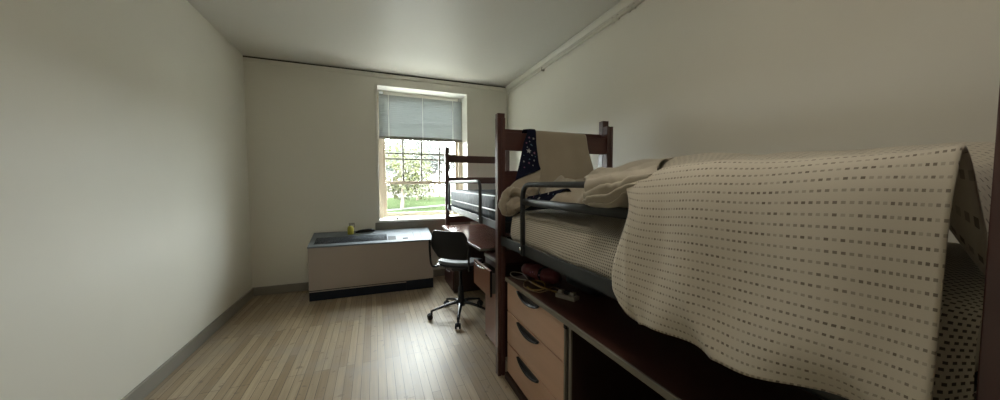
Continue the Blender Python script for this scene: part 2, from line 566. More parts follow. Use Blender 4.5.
for xx in (0.452, 0.753, 1.055):
    m.box((xx - 0.015, UY + 0.004, 1.552), (xx + 0.015, UY + 0.03, WZ1 - 0.12), 0.003)
for zz in (2.008, 2.46):
    m.box((LX0 + 0.042, UY + 0.005, zz - 0.014), (LX1 - 0.042, UY + 0.029, zz + 0.014), 0.003)
m.build('muntin', M['edge'], up, wo)
MB().box((LX0 + 0.042, UY + 0.015, 1.552), (LX1 - 0.042, UY + 0.019, WZ1 - 0.12)).build('pane', M['glass'], up, wo)
# the storm window's rail outside
m = MB().box((WX0 + 0.04, UY + 0.045, 1.905), (WX1 - 0.02, UY + 0.055, 1.935), 0.003)
m.build('storm_rail', M['edge'], win, wo)
# stool and apron
m = MB().box((WX0 + 0.035, YW - 0.02, WZ0 - 0.0), (WX1 - 0.012, YG + 0.05, WZ0 + 0.03), 0.006)
m.box((WX0 - 0.0, YW - 0.03, WZ0 - 0.004), (WX1 + 0.0, YW - 0.012, WZ0 + 0.024), 0.005)
m.build('window_sill', M['white'], win, wo)
MB().box((WX0 - 0.03, YW - 0.016, WZ0 - 0.34), (WX1 + 0.03, YW, WZ0 - 0.006), 0.003).build('window_apron', M['baseboard'], win, wo)
m = MB().lathe([(0.014, 0), (0.018, 0.01), (0.012, 0.02), (0.006, 0.03)], (0.325, YW + 0.012, WZ0 + 0.03), 12)
m.tube([(0.30, YW + 0.012, WZ0 + 0.048), (0.35, YW + 0.012, WZ0 + 0.048)], 0.006, 8)
m.build('sash_lock', M['mahogany'], win, wo)

# venetian blind, drawn down over the top half
BX0, BX1, BY = WX0 + 0.05, WX1 - 0.026, YG - 0.075
bl = thing('venetian_blind', 'pale venetian blind lowered over the top half of the window', 'blind', (0.75, BY, 2.225))
bo = bl.location
MB().box((BX0, BY - 0.02, WZ1 - 0.072), (BX1, BY + 0.02, WZ1 - 0.022), 0.004).build('head_rail', M['blindrail'], bl, bo)
m = MB()
nsl = 22
z0, z1 = 2.265, WZ1 - 0.085
for k in range(nsl):
    z = z0 + (z1 - z0) * k / (nsl - 1)
    a = 1.0
    w = 0.0168
    dy, dz = -w * math.cos(a), w * math.sin(a)
    m.prism([(BY - dy, z - dz), (BY - 0.2 * dz, z + 0.2 * dy), (BY + dy, z + dz), (BY + dy + 0.0008, z + dz - 0.0008), (BY - 0.2 * dz + 0.001, z + 0.2 * dy - 0.001), (BY - dy + 0.0008, z - dz - 0.0008)], BX0 + 0.004, BX1 - 0.004, 'x')
m.build('slat', M['blind'], bl, bo)
MB().box((BX0, BY - 0.014, 2.222), (BX1, BY + 0.014, 2.258), 0.004).build('bottom_rail', M['blindbottom'], bl, bo)
for xx in (0.235, 0.765, 1.27):
    MB().tube([(xx, BY - 0.018, 2.225), (xx, BY - 0.018, WZ1 - 0.06)], 0.0045, 6).build('ladder_cord', M['cord'], bl, bo)
for xx in (BX0 + 0.045, BX1 - 0.045):
    MB().box((xx - 0.03, BY - 0.028, WZ1 - 0.078), (xx + 0.03, BY - 0.02, WZ1 - 0.03), 0.003).build('bracket', M['chrome'], bl, bo)

# ------------------------------------------------------------------ heater cabinet under the window
RX0, RX1, RY0, RY1 = -0.80, 0.772, 4.607, 5.128
RZF, RZB = 0.708, 0.815
ht = thing('heater_cabinet', 'long putty grey heater cabinet with a sloping pale top under the window', 'heater', (0, 4.87, 0))
ho = ht.location
MB().box((RX0, RY0, 0.139), (RX1, RY1, RZF - 0.014), 0.006).build('body', M['putty'], ht, ho)
def ztop(y): return RZF + (RZB - RZF) * (y - RY0) / (RY1 - RY0)
MB().prism([(RY0 - 0.012, RZF - 0.018), (RY0 - 0.012, RZF), (RY1 - 0.03, RZB), (RY1, RZB), (RY1, RZF - 0.014), (RY0, RZF - 0.018)], RX0 - 0.004, RX1 + 0.006, 'x', bev=0.004).build('top_panel', M['toppaint'], ht, ho)
sl = math.atan2(RZB - RZF, RY1 - RY0)
def onslope(x0, x1, y0, y1, h, name, material, bev=0.002, parent=ht):
    Mx = Matrix.Translation((0, RY0, RZF)) @ Matrix.Rotation(sl, 4, 'X')
    return MB().box((x0, (y0 - RY0), -0.004), (x1, (y1 - RY0), h), bev, 2, Mx).build(name, material, parent, ho)
onslope(RX0 + 0.05, 0.165, RY0 + 0.065, RY0 + 0.31, 0.003, 'vent_grille', M['vent'])
m = MB()
Mx = Matrix.Translation((0, RY0, RZF)) @ Matrix.Rotation(sl, 4, 'X')
for k in range(13):
    m.box((RX0 + 0.06, 0.075 + k * 0.018, 0.003), (0.155, 0.081 + k * 0.018, 0.006), 0, 2, Mx)
m.build('vent_slat', M['kick'], ht, ho)
onslope(0.168, 0.275, RY0 + 0.065, RY0 + 0.31, 0.004, 'vent_end', M['ventgrey'])
cpn = onslope(0.285, 0.525, RY0 + 0.05, RY0 + 0.35, 0.004, 'control_panel', M['toppaint'])
onslope(0.365, 0.435, RY0 + 0.075, RY0 + 0.115, 0.006, 'display', M['vent'], parent=cpn)
m = MB()
for (x0, x1, y0, y1) in ((0.295, 0.515, RY0 + 0.325, RY0 + 0.328), (0.523, 0.527, RY0 + 0.06, RY0 + 0.33), (0.63, 0.633, RY0 + 0.05, RY0 + 0.33), (0.30, 0.51, RY0 + 0.20, RY0 + 0.203)):
    m.box((x0, y0 - RY0, 0.002), (x1, y1 - RY0, 0.005), 0, 2, Mx)
m.build('seam', M['ventgrey'], ht, ho)
MB().box((RX0, RY0 + 0.012, 0.0), (0.395, RY1, 0.139), 0.002).build('kick_plate', M['kick'], ht, ho)
MB().box((RX0, RY0 - 0.004, 0.118), (0.395, RY0 + 0.014, 0.128), 0.002).build('kick_lip', M['putty'], ht, ho)
MB().box((0.395, RY0 - 0.003, 0.0), (RX1, RY1, 0.139), 0.003).build('kick_cover', M['kick'], ht, ho)

# things on the heater
sp = thing('spray_bottle', 'yellow green bottle with an off white spray top on the heater cabinet', 'bottle', (-0.325, 4.965, ztop(4.965)))
MB().lathe([(0.036, 0.0), (0.040, 0.006), (0.040, 0.085), (0.034, 0.105), (0.016, 0.122), (0.014, 0.132)], (0, 0, 0.009), 18).build('bottle_body', M['yellow'], sp)
m = MB().lathe([(0.017, 0.122), (0.017, 0.150), (0.010, 0.156)], (0, 0, 0.009), 14)
m.box((-0.02, -0.013, 0.146), (0.058, 0.013, 0.176), 0.006)
m.tube([(0.048, 0, 0.15), (0.056, 0, 0.13), (0.050, 0, 0.108)], 0.006, 8)
m.build('spray_head', M['offwhite'], sp)
cs = MB()
def case_f(u, v):
    a = 2 * PI * u
    t = v * 2 - 1
    w = math.sqrt(max(0.0, 1 - abs(t) ** 3))
    return Vector((0.135 * t, 0.040 * w * math.cos(a), max(-0.004, 0.024 * w * math.sin(a) + 0.012 * w) + 0.010 * t))
gc = grid_obj('glasses_case', case_f, 20, 18, M['black'])
gc.location = (-0.135, 5.035, ztop(5.035) + 0.012)
tag(gc, 'dark soft pouch lying on the heater cabinet beside the yellow bottle', 'pouch')

# ------------------------------------------------------------------ loft beds
def post_mb(x0, y0, w, d, h, face=-1):
    """a bed post of two upright boards with a groove between them, on its narrow face"""
    m = MB()
    g = 0.012
    xa, xb = x0 + w * 0.43, x0 + w * 0.57
    if face < 0:
        poly = [(x0, y0), (xa, y0), (xa, y0 + g), (xb, y0 + g), (xb, y0), (x0 + w, y0), (x0 + w, y0 + d), (x0, y0 + d)]
    else:
        poly = [(x0, y0), (x0 + w, y0), (x0 + w, y0 + d), (xb, y0 + d), (xb, y0 + d - g), (xa, y0 + d - g), (xa, y0 + d), (x0, y0 + d)]
    m.prism(poly, 0.0, h, 'z', bev=0.002)
    return m

def head_end(parent, W, y0, h, rails, face):
    """one bed end: two posts and level boards, joined as one headboard part"""
    yc = y0 + 0.028
    for (za, zb) in rails:
        MB().box((0.060, yc - 0.012, za), (W - 0.060, yc + 0.012, zb), 0.003).build('end_board', M['mahogany_h'], parent)
    post_mb(0, y0, 0.062, 0.056, h, face).build('post', M['mahogany'], parent)
    post_mb(W - 0.062, y0, 0.062, 0.056, h, face).build('post', M['mahogany'], parent)

def loft_bed(name, label, loc, rz, W, L, h, rails, deck, gy0, gy1, gtop, gmid, railmat, gx):
    b = thing(name, label, 'bed', loc, rz, None)
    head_end(b, W, 0.0, h, rails, -1)
    head_end(b, W, -L, h, rails, 1)
    ya, yb = -L + 0.056, 0.0
    for x0, s in ((0.022, 1), (W - 0.022, -1)):
        m = MB()
        m.box((x0, ya, deck[0]), (x0 + 0.012 * s, yb, deck[1]), 0.002)
        m.box((x0, ya, deck[0]), (x0 + 0.05 * s, yb, deck[0] + 0.008), 0.001)
        m.build('side_rail', railmat, b)
    for k in range(9):
        yy = ya + 0.1 + (yb - ya - 0.2) * k / 8
        MB().box((0.036, yy - 0.03, deck[0] + 0.010), (W - 0.036, yy + 0.03, deck[0] + 0.024), 0.002).build('slat', M['steel'], b)
    for yy in (ya + 0.012, yb - 0.037):
        MB().box((0.062, yy, deck[0] - 0.03), (W - 0.062, yy + 0.025, deck[1] - 0.005), 0.003).build('cross_bar', M['steel'], b)
    r = 0.016
    g = MB()
    loop = rounded([(gx, gy1, deck[0] + 0.01), (gx, gy1, gtop), (gx, gy0, gtop), (gx, gy0, deck[0] + 0.01)], 0.10, 8)
    g.tube(loop, r, 12)
    if gmid is not None:
        g.tube([(gx, gy1, gmid), (gx, gy0, gmid)], r * 0.95, 12, flat=(0.7, 1.45))
    for yy in (gy0, gy1):
        g.box((gx - 0.008, yy - 0.02, deck[0] + 0.0), (0.026, yy + 0.02, deck[1]), 0.003)
    g.build('guard_rail', railmat, b)
    for yy in (gy0, gy1):
        MB().lathe([(0.011, -0.020), (0.011, -0.014), (0.004, -0.013), (0.004, 0.0)], (gx, yy, deck[0] + 0.045), 8, 'x').build('bolt', M['chrome'], b)
    return b

RAILS1 = [(1.758, 1.897), (1.46, 1.563), (0.885, 0.985)]
BW = 1.082
bed1 = loft_bed('loft_bed', 'mahogany loft bed with cream bedding, over the dresser, nearest the camera', (0.870, 2.250, 0), 0.0,
                BW, 2.13, 2.0, RAILS1, (1.035, 1.105), 1.853 - 2.25 - 1.13, 1.853 - 2.25, 1.497, 1.387, M['steel'], 0.018)
RZ2 = math.radians(-2.3)
RAILS2 = [(1.835, 1.945), (1.51, 1.608), (0.90, 1.0)]
# second bed: its empty sits at the far end by the window
L2 = 2.50
bed2 = loft_bed('loft_bed', 'mahogany loft bed with a bare navy mattress, beside the window', (1.022, 4.885, 0), RZ2,
                1.06, L2, 2.065, RAILS2, (1.118, 1.186), -1.965, -0.30, 1.530, None, M['railsteel'], 0.004)

# bare navy mattress of the far bed
mt2 = thing('mattress', 'bare navy vinyl mattress with pale piping on the bed by the window', 'mattress', (1.022, 4.885, 1.16), RZ2)
def mattress_mb(x0, x1, y0, y1, z0, z1, bev):
    return MB().box((x0, y0, z0), (x1, y1, z1), bev, 4)
mc = mattress_mb(0.068, 0.985, -L2 + 0.10, -0.055, 0.0, 0.255, 0.05).build('mattress_cover', M['vinyl'], mt2)
for zz in (0.105, 0.232):
    m = MB()
    a, bq = 0.066, 0.987
    if zz > 0.2: a, bq = 0.080, 0.972
    pts = rounded([(a, -0.40, zz), (a, -0.053, zz), (bq, -0.053, zz), (bq, -L2 + 0.098, zz), (a, -L2 + 0.098, zz), (a, -0.41, zz)], 0.05, 5)
    m.tube(pts, 0.007, 8)
    m.build('piping', M['piping'], mt2)

# fitted-sheet mattress of the near bed
mt1 = thing('mattress', 'mattress in a cream fitted sheet of tiny dashes on the near bed', 'mattress', (1.41, 1.2, 1.06))
mo = Vector((1.41, 1.2, 1.06))
MX0, MX1, MY0, MY1, MZ0, MZ1 = 0.912, 1.90, 0.20, 2.14, 1.075, 1.285
def mat_f(u, v):
    """u along the length, v from the lower hem over the edge and across the top"""
    y = MY0 + (MY1 - MY0) * u
    e = 0.055
    hem = MZ0 + 0.012 * nz(y * 3.1, 0.4) + 0.006 * math.sin(y * 17)
    # profile in (x, z)
    prof = [(MX0 + 0.03, hem), (MX0 - 0.002, hem + 0.035), (MX0 - 0.008, (MZ0 + MZ1) / 2 - 0.02), (MX0 - 0.002, MZ1 - 0.05), (MX0 + 0.02, MZ1 - 0.008), (MX0 + 0.10, MZ1 + 0.012), (1.15, MZ1 + 0.025), (1.45, MZ1 + 0.028), (1.75, MZ1 + 0.022), (MX1 - 0.02, MZ1 - 0.01), (MX1, MZ1 - 0.06), (MX1, MZ0 + 0.02)]
    P = spline([Vector((a, 0, b)) for a, b in prof], v)
    end = min((MY1 - y), (y - MY0)) / 0.07
    if end < 1:
        k = math.sqrt(max(0, 1 - (1 - end) ** 2))
        mid = Vector(((MX0 + MX1) / 2, 0, (MZ0 + MZ1) / 2))
        P = mid + (P - mid) * (0.86 + 0.14 * k)
    w = 0.006 * nz(y * 6, P.x * 5, P.z * 7) + 0.004 * math.sin(14 * (P.z * 2.0 + y * 1.3)) * max(0, 1 - abs(v - 0.15) * 6)
    P = P + Vector((-w, 0, w * 0.5))
    P.y = y
    return P
def sheet_uv_grid(name, f, nu, nv, material, parent, off, thick):
    return grid_obj(name, f, nu, nv, material, parent, off, thick)
sheet_uv_grid('fitted_sheet', mat_f, 110, 90, M['sheetdot'], mt1, mo, 0.0)
MB().box((MX0 + 0.04, MY0 + 0.05, MZ0 - 0.012), (MX1 - 0.04, MY1 - 0.05, MZ1 - 0.03), 0.03, 3).build('mattress_core', M['offwhite'], mt1, mo)
hem_pts = [Vector((MX0 + 0.006, MY0 + 0.08 + (MY1 - MY0 - 0.16) * k / 60, MZ0 + 0.010 + 0.012 * nz((MY0 + 0.08 + (MY1 - MY0 - 0.16) * k / 60) * 3.1, 0.4))) for k in range(61)]
MB().tube(hem_pts, 0.008, 8, flat=(0.8, 1.4)).build('sheet_hem', M['sheet'], mt1, mo)

# ------------------------------------------------------------------ bedding on the near bed
# beige blanket with a navy star side, hung over the headboard
bk = thing('blanket', 'beige fleece blanket with navy star backing hung over the near bed headboard', 'blanket', (1.40, 2.19, 1.50))
ko = Vector((1.40, 2.19, 1.50))
PANEL = [
  [(1.150, 2.325, 1.800), (1.290, 2.328, 1.795), (1.420, 2.326, 1.80), (1.545, 2.328, 1.795), (1.655, 2.325, 1.80)],
  [(1.155, 2.305, 1.905), (1.290, 2.305, 1.910), (1.420, 2.305, 1.911), (1.545, 2.305, 1.909), (1.655, 2.305, 1.905)],
  [(1.160, 2.278, 1.915), (1.290, 2.278, 1.918), (1.420, 2.278, 1.919), (1.545, 2.278, 1.917), (1.655, 2.278, 1.914)],
  [(1.170, 2.243, 1.905), (1.292, 2.243, 1.906), (1.425, 2.243, 1.907), (1.550, 2.243, 1.905), (1.660, 2.243, 1.901)],
  [(1.179, 2.222, 1.764), (1.294, 2.226, 1.768), (1.432, 2.222, 1.773), (1.557, 2.226, 1.778), (1.672, 2.222, 1.782)],
  [(1.180, 2.195, 1.647), (1.298, 2.205, 1.650), (1.433, 2.195, 1.652), (1.571, 2.203, 1.655), (1.700, 2.200, 1.658)],
  [(1.150, 2.150, 1.500), (1.270, 2.160, 1.485), (1.400, 2.150, 1.485), (1.530, 2.155, 1.484), (1.720, 2.160, 1.500)],
  [(1.140, 2.05, 1.40), (1.270, 2.06, 1.39), (1.400, 2.05, 1.39), (1.530, 2.055, 1.39), (1.730, 2.06, 1.40)],
  [(1.130, 1.97, 1.345), (1.270, 1.97, 1.345), (1.400, 1.96, 1.345), (1.530, 1.97, 1.345), (1.73, 1.97, 1.345)],
]
pf = patch(PANEL)
def panel_f(u, v):
    p = pf(u, v)
    hang = max(0, min(1, (v - 0.38) * 3))
    return p + Vector((0, -0.008 * hang * (math.sin(u * 17 + 0.6) * 0.6 + nz(u * 5, v * 3)), 0))
grid_obj('fleece_panel', panel_f, 48, 60, M['fleece'], bk, ko, 0.006)
STAR = [
  [(1.085, 2.325, 1.80), (1.130, 2.328, 1.80), (1.165, 2.325, 1.80)],
  [(1.100, 2.305, 1.915), (1.140, 2.306, 1.918), (1.172, 2.305, 1.918)],
  [(1.104, 2.276, 1.926), (1.142, 2.276, 1.930), (1.178, 2.276, 1.930)],
  [(1.110, 2.233, 1.910), (1.142, 2.231, 1.914), (1.180, 2.231, 1.914)],
  [(1.064, 2.205, 1.810), (1.108, 2.199, 1.812), (1.172, 2.205, 1.815)],
  [(1.034, 2.185, 1.718), (1.101, 2.175, 1.720), (1.174, 2.185, 1.723)],
  [(1.005, 2.170, 1.627), (1.082, 2.155, 1.643), (1.175, 2.170, 1.661)],
  [(0.970, 2.150, 1.528), (1.069, 2.140, 1.570), (1.182, 2.150, 1.612)],
]
sf = patch(STAR)
star_panel = grid_obj('star_panel', sf, 24, 48, M['star'], bk, ko, 0.005)

def star_poly(mb, c, n, r, mi, upv, points=5, rot=0.0):
    """a printed star lying on the cloth at c with normal n"""
    n = n.normalized()
    s = upv.cross(n).normalized()
    t = n.cross(s)
    vs = []
    for k in range(points * 2):
        a = rot + PI * k / points
        rr = r if k % 2 == 0 else r * 0.42
        vs.append(mb.bm.verts.new(c + n * 0.0015 + s * rr * math.sin(a) + t * rr * math.cos(a)))
    cv = mb.bm.verts.new(c + n * 0.002)
    for k in range(points * 2):
        f = mb.bm.faces.new((cv, vs[k], vs[(k + 1) % (points * 2)]))
        f.material_index = mi
def print_stars(o, f, spots, off, axis):
    bm = bmesh.new()
    bm.from_mesh(o.data)
    class Q: pass
    q = Q(); q.bm = bm
    for (u, v, r, mi, rot) in spots:
        e = 0.004
        n = (f(u + e, v) - f(u - e, v)).cross(f(u, v + e) - f(u, v - e)).normalized()
        if n[axis] > 0: n = -n
        star_poly(q, f(u, v) + n * 0.0012 - Vector(off), n, r, mi, Vector((0, 0, 1)), 5, rot)
    bm.to_mesh(o.data)
    bm.free()
    for m_ in ('starprint', 'starpink', 'starblue'):
        o.data.materials.append(M[m_])
sp_star = [(0.44, 0.665, 0.026, 0, 0.2), (0.40, 0.515, 0.012, 1, 0), (0.78, 0.525, 0.013, 0, 0.5), (0.25, 0.57, 0.009, 1, 0.3), (0.62, 0.59, 0.009, 2, 0), (0.78, 0.69, 0.013, 1, 0.2),
           (0.22, 0.80, 0.010, 0, 0.4), (0.50, 0.775, 0.009, 2, 0), (0.50, 0.83, 0.010, 1, 0), (0.75, 0.80, 0.009, 0, 0.3), (0.68, 0.60, 0.007, 2, 0), (0.35, 0.62, 0.007, 0, 0), (0.62, 0.72, 0.008, 0, 0.6),
           (0.30, 0.88, 0.008, 1, 0.2), (0.82, 0.74, 0.006, 2, 0), (0.15, 0.72, 0.006, 2, 0), (0.70, 0.88, 0.007, 0, 0.3), (0.5, 0.555, 0.006, 0, 0)]
print_stars(star_panel, sf, [(u, v, rr * 0.8, mi + 1, ro) for (u, v, rr, mi, ro) in sp_star], ko, 1)
FOLD = [
  [(1.178, 2.140, 1.624), (1.064, 2.130, 1.580), (0.975, 2.130, 1.540), (0.907, 2.120, 1.483), (0.862, 2.130, 1.400)],
  [(1.143, 2.090, 1.567), (1.042, 2.070, 1.522), (0.949, 2.040, 1.472), (0.879, 2.020, 1.439), (0.825, 2.050, 1.369)],
  [(1.103, 2.030, 1.508), (1.002, 1.990, 1.466), (0.919, 1.960, 1.419), (0.864, 1.970, 1.379), (0.816, 2.030, 1.336)],
  [(1.081, 2.020, 1.429), (0.990, 1.980, 1.397), (0.929, 1.980, 1.357), (0.878, 2.000, 1.302), (0.847, 2.060, 1.287)],
  [(1.11, 2.07, 1.38), (1.02, 2.06, 1.34), (0.95, 2.06, 1.31), (0.915, 2.08, 1.29), (0.89, 2.11, 1.30)],
]
ff = patch(FOLD)
def fold_f(u, v):
    p = ff(u, v)
    k = min(1, v * 2) * min(1, (1 - v) * 4)
    d = 0.030 * k * ((1 - abs(math.sin(5.2 * u + 3.4 * v + 0.3 + 0.8 * nz(u * 2, v * 2)))) ** 1.5 - 0.3) + 0.022 * nz(u * 5, v * 5) * k
    return p + Vector((0.02 - 0.5 * d, 0.03 - d, -0.01 + 0.2 * d))
grid_obj('rolled_fold', fold_f, 48, 40, M['fleece'], bk, ko, 0.010)
# second roll of the same blanket tucked at the post
ROLL = [Vector(p) for p in ((1.02, 1.985, 1.405), (0.955, 1.985, 1.425), (0.902, 2.015, 1.452), (0.862, 2.045, 1.432), (0.836, 2.045, 1.385), (0.838, 2.045, 1.335), (0.858, 2.045, 1.312), (0.885, 2.02, 1.335), (0.925, 1.985, 1.352), (0.985, 1.965, 1.365))]
def roll_f(u, v):
    a = 2 * PI * v
    c = spline(ROLL, u)
    t = (spline(ROLL, min(1, u + 0.01)) - spline(ROLL, max(0, u - 0.01))).normalized()
    e1 = Vector((0.35, -0.94, 0.0))
    e1 = (e1 - t * e1.dot(t)).normalized()
    e2 = t.cross(e1)
    r = 0.034 * (math.sin(PI * min(max(u, 0.04), 0.96)) ** 0.35) * (1 + 0.55 * nz(u * 9, math.cos(a) * 1.2, math.sin(a) * 1.2) + 0.10 * math.sin(3 * a + 9 * u))
    return c + e1 * (r * math.cos(a)) + e2 * (r * math.sin(a))
grid_obj('tucked_roll', roll_f, 60, 22, M['fleece'], bk, ko)
NAVY = [
  [(0.950, 1.960, 1.355), (0.945, 1.838, 1.366), (0.950, 1.728, 1.372), (0.955, 1.643, 1.380), (0.958, 1.609, 1.392)],
  [(0.970, 1.971, 1.391), (0.980, 1.858, 1.402), (0.985, 1.735, 1.417), (0.980, 1.632, 1.430), (0.980, 1.577, 1.437)],
  [(0.985, 2.002, 1.410), (1.000, 1.882, 1.424), (1.000, 1.737, 1.444), (1.000, 1.620, 1.462), (1.000, 1.516, 1.475)],
  [(1.06, 2.02, 1.40), (1.07, 1.90, 1.41), (1.07, 1.75, 1.43), (1.07, 1.64, 1.44), (1.05, 1.54, 1.45)],
]
nf = patch(NAVY)
star_hem = grid_obj('star_hem', lambda u, v: nf(u, v), 30, 18, M['star'], bk, ko, 0.005)
print_stars(star_hem, nf, [(0.10, 0.30, 0.014, 1, 0.4), (0.36, 0.30, 0.014, 1, 0.7), (0.58, 0.52, 0.008, 1, 0.1), (0.22, 0.5, 0.006, 2, 0.2), (0.75, 0.4, 0.006, 3, 0.0)], ko, 0)
MOUND = [
  [(0.955, 1.670, 1.358), (0.965, 1.557, 1.358), (0.965, 1.446, 1.358), (0.965, 1.356, 1.358), (0.965, 1.267, 1.358)],
  [(0.948, 1.680, 1.372), (0.948, 1.557, 1.374), (0.948, 1.446, 1.378), (0.948, 1.356, 1.380), (0.948, 1.267, 1.384)],
  [(0.990, 1.707, 1.415), (0.990, 1.593, 1.431), (0.990, 1.490, 1.434), (0.980, 1.384, 1.433), (0.980, 1.293, 1.426)],
  [(1.100, 1.938, 1.455), (1.100, 1.783, 1.472), (1.100, 1.657, 1.476), (1.100, 1.554, 1.483), (1.100, 1.444, 1.478)],
  [(1.208, 2.060, 1.510), (1.290, 2.050, 1.551), (1.300, 1.985, 1.522), (1.300, 1.897, 1.538), (1.350, 1.795, 1.547)],
  [(1.270, 2.090, 1.480), (1.347, 2.100, 1.500), (1.439, 2.090, 1.495), (1.500, 2.060, 1.520), (1.500, 1.970, 1.535)],
  [(1.300, 2.090, 1.400), (1.380, 2.100, 1.400), (1.480, 2.090, 1.40), (1.60, 2.060, 1.40), (1.650, 1.970, 1.42)],
]
mf = patch(MOUND)
def mound_f(u, v):
    p = mf(u, v)
    k = math.sin(PI * v)
    d = 0.016 * k * math.sin(9 * u - 4 * v) + 0.022 * k * nz(u * 5, v * 4, 3.1)
    return p + Vector((-0.4 * d, -0.2 * d, d))
grid_obj('fleece_heap', mound_f, 48, 44, M['fleece'], bk, ko, 0.010)

# crumpled plain sheet in the middle of the bed
sh = thing('top_sheet', 'crumpled plain cream top sheet gathered across the middle of the near bed', 'bed sheet', (1.30, 1.45, 1.31))
so = Vector((1.30, 1.45, 1.31))
SHEET = [
  [(0.955, 1.200, 1.370), (0.950, 1.150, 1.365), (0.950, 1.090, 1.365), (0.950, 1.030, 1.37), (0.950, 0.975, 1.39), (0.950, 0.920, 1.42)],
  [(0.875, 1.190, 1.416), (0.872, 1.148, 1.413), (0.870, 1.084, 1.413), (0.870, 1.023, 1.416), (0.870, 0.968, 1.434), (0.877, 0.914, 1.463)],
  [(0.864, 1.186, 1.440), (0.856, 1.112, 1.438), (0.852, 1.048, 1.441), (0.854, 0.990, 1.451), (0.858, 0.939, 1.468), (0.862, 0.873, 1.481)],
  [(0.862, 1.170, 1.476), (0.852, 1.084, 1.481), (0.850, 1.017, 1.486), (0.854, 0.969, 1.490), (0.858, 0.919, 1.494), (0.862, 0.833, 1.502)],
  [(0.888, 1.192, 1.522), (0.886, 1.102, 1.528), (0.886, 1.034, 1.530), (0.886, 0.978, 1.532), (0.888, 0.912, 1.532), (0.890, 0.818, 1.534)],
  [(1.020, 1.381, 1.528), (1.030, 1.275, 1.537), (1.050, 1.220, 1.542), (1.070, 1.170, 1.547), (1.080, 1.095, 1.552), (1.080, 0.978, 1.560)],
  [(1.250, 1.703, 1.538), (1.250, 1.566, 1.560), (1.280, 1.488, 1.575), (1.300, 1.422, 1.584), (1.300, 1.305, 1.589), (1.300, 1.166, 1.597)],
  [(1.450, 1.960, 1.550), (1.450, 1.849, 1.591), (1.500, 1.774, 1.603), (1.500, 1.660, 1.617), (1.500, 1.491, 1.640), (1.500, 1.281, 1.640)],
  [(1.600, 2.080, 1.500), (1.680, 2.060, 1.530), (1.740, 2.000, 1.547), (1.750, 1.883, 1.589), (1.800, 1.742, 1.615), (1.800, 1.462, 1.615)],
  [(1.650, 2.080, 1.40), (1.760, 2.060, 1.42), (1.86, 1.98, 1.44), (1.88, 1.86, 1.46), (1.90, 1.70, 1.48), (1.90, 1.44, 1.48)],
]
shf = patch(SHEET)
def sheet_f(u, v):
    p = shf(u, v)
    k = min(1, v * 7) * min(1, (1 - v) * 3)
    # folds fan out from the gathered corner at the front
    ku = min(1, u * 3.5 + 0.3)
    ph = 27.0 * v * (1.10 - 0.30 * u) - 0.8 * u + 0.35 * nz(u * 1.8, v * 2.5, 9)
    fold = abs(math.sin(ph)) ** 0.8
    front = max(0, 1 - v * 1.9)
    d = k * ku * (fold - 0.55) * (0.028 + 0.050 * front) + 0.020 * k * nz(u * 3.3, v * 3.6, 1.7) + 0.008 * k * nz(u * 9, v * 8, 4)
    return p + Vector((-(0.3 + 0.7 * front) * d, -0.2 * d, 0.8 * d * (1 - 0.5 * front)))
grid_obj('sheet_cloth', sheet_f, 90, 80, M['sheet'], sh, so, 0.005)
# quilt with rows of dashes, hanging over the guard rail
qt = thing('quilt', 'cream quilt printed with rows of dashes hanging over the near bed guard rail', 'quilt', (0.86, 0.65, 1.30))
qo = Vector((0.86, 0.65, 1.30))
QN = [
  [(0.815, 0.885, 1.080), (0.812, 0.83, 1.035), (0.812, 0.74, 1.045), (0.81, 0.62, 1.055), (0.81, 0.48, 1.05), (0.815, 0.33, 1.09)],
  [(0.815, 0.925, 1.125), (0.805, 0.84, 1.12), (0.818, 0.75, 1.12), (0.80, 0.62, 1.13), (0.815, 0.48, 1.13), (0.805, 0.32, 1.15)],
  [(0.825, 0.918, 1.238), (0.808, 0.83, 1.24), (0.825, 0.74, 1.24), (0.805, 0.62, 1.25), (0.825, 0.48, 1.25), (0.81, 0.31, 1.26)],
  [(0.832, 0.868, 1.400), (0.818, 0.81, 1.39), (0.832, 0.73, 1.39), (0.815, 0.62, 1.40), (0.832, 0.48, 1.40), (0.82, 0.31, 1.41)],
  [(0.853, 0.905, 1.490), (0.845, 0.83, 1.488), (0.848, 0.74, 1.495), (0.84, 0.62, 1.50), (0.85, 0.48, 1.50), (0.84, 0.31, 1.51)],
  [(0.888, 0.930, 1.520), (0.888, 0.84, 1.530), (0.89, 0.75, 1.55), (0.89, 0.62, 1.555), (0.89, 0.48, 1.55), (0.885, 0.31, 1.55)],
  [(0.960, 0.960, 1.500), (0.960, 0.87, 1.515), (0.97, 0.76, 1.535), (0.97, 0.62, 1.545), (0.97, 0.48, 1.54), (0.97, 0.31, 1.53)],
  [(1.08, 1.03, 1.480), (1.10, 0.90, 1.52), (1.12, 0.78, 1.535), (1.12, 0.62, 1.545), (1.12, 0.46, 1.54), (1.12, 0.29, 1.52)],
  [(1.30, 1.16, 1.560), (1.31, 0.99, 1.58), (1.32, 0.83, 1.585), (1.32, 0.64, 1.59), (1.32, 0.44, 1.58), (1.32, 0.27, 1.54)],
  [(1.55, 1.36, 1.640), (1.56, 1.12, 1.64), (1.56, 0.88, 1.63), (1.56, 0.65, 1.62), (1.56, 0.43, 1.61), (1.56, 0.26, 1.56)],
  [(1.78, 1.50, 1.640), (1.78, 1.20, 1.62), (1.78, 0.92, 1.61), (1.78, 0.66, 1.59), (1.78, 0.42, 1.58), (1.78, 0.26, 1.54)],
  [(1.90, 1.52, 1.46), (1.90, 1.22, 1.46), (1.90, 0.92, 1.46), (1.90, 0.66, 1.46), (1.90, 0.42, 1.46), (1.90, 0.26, 1.44)],
]
for row in QN:
    x, y, zz = row[-1]
    row.append((x + 0.02, 0.205, zz) if x < 0.9 else (min(max(x, 0.93), 1.87), 0.185, 1.33 if x < 1.88 else 1.30))
qf = patch(QN)
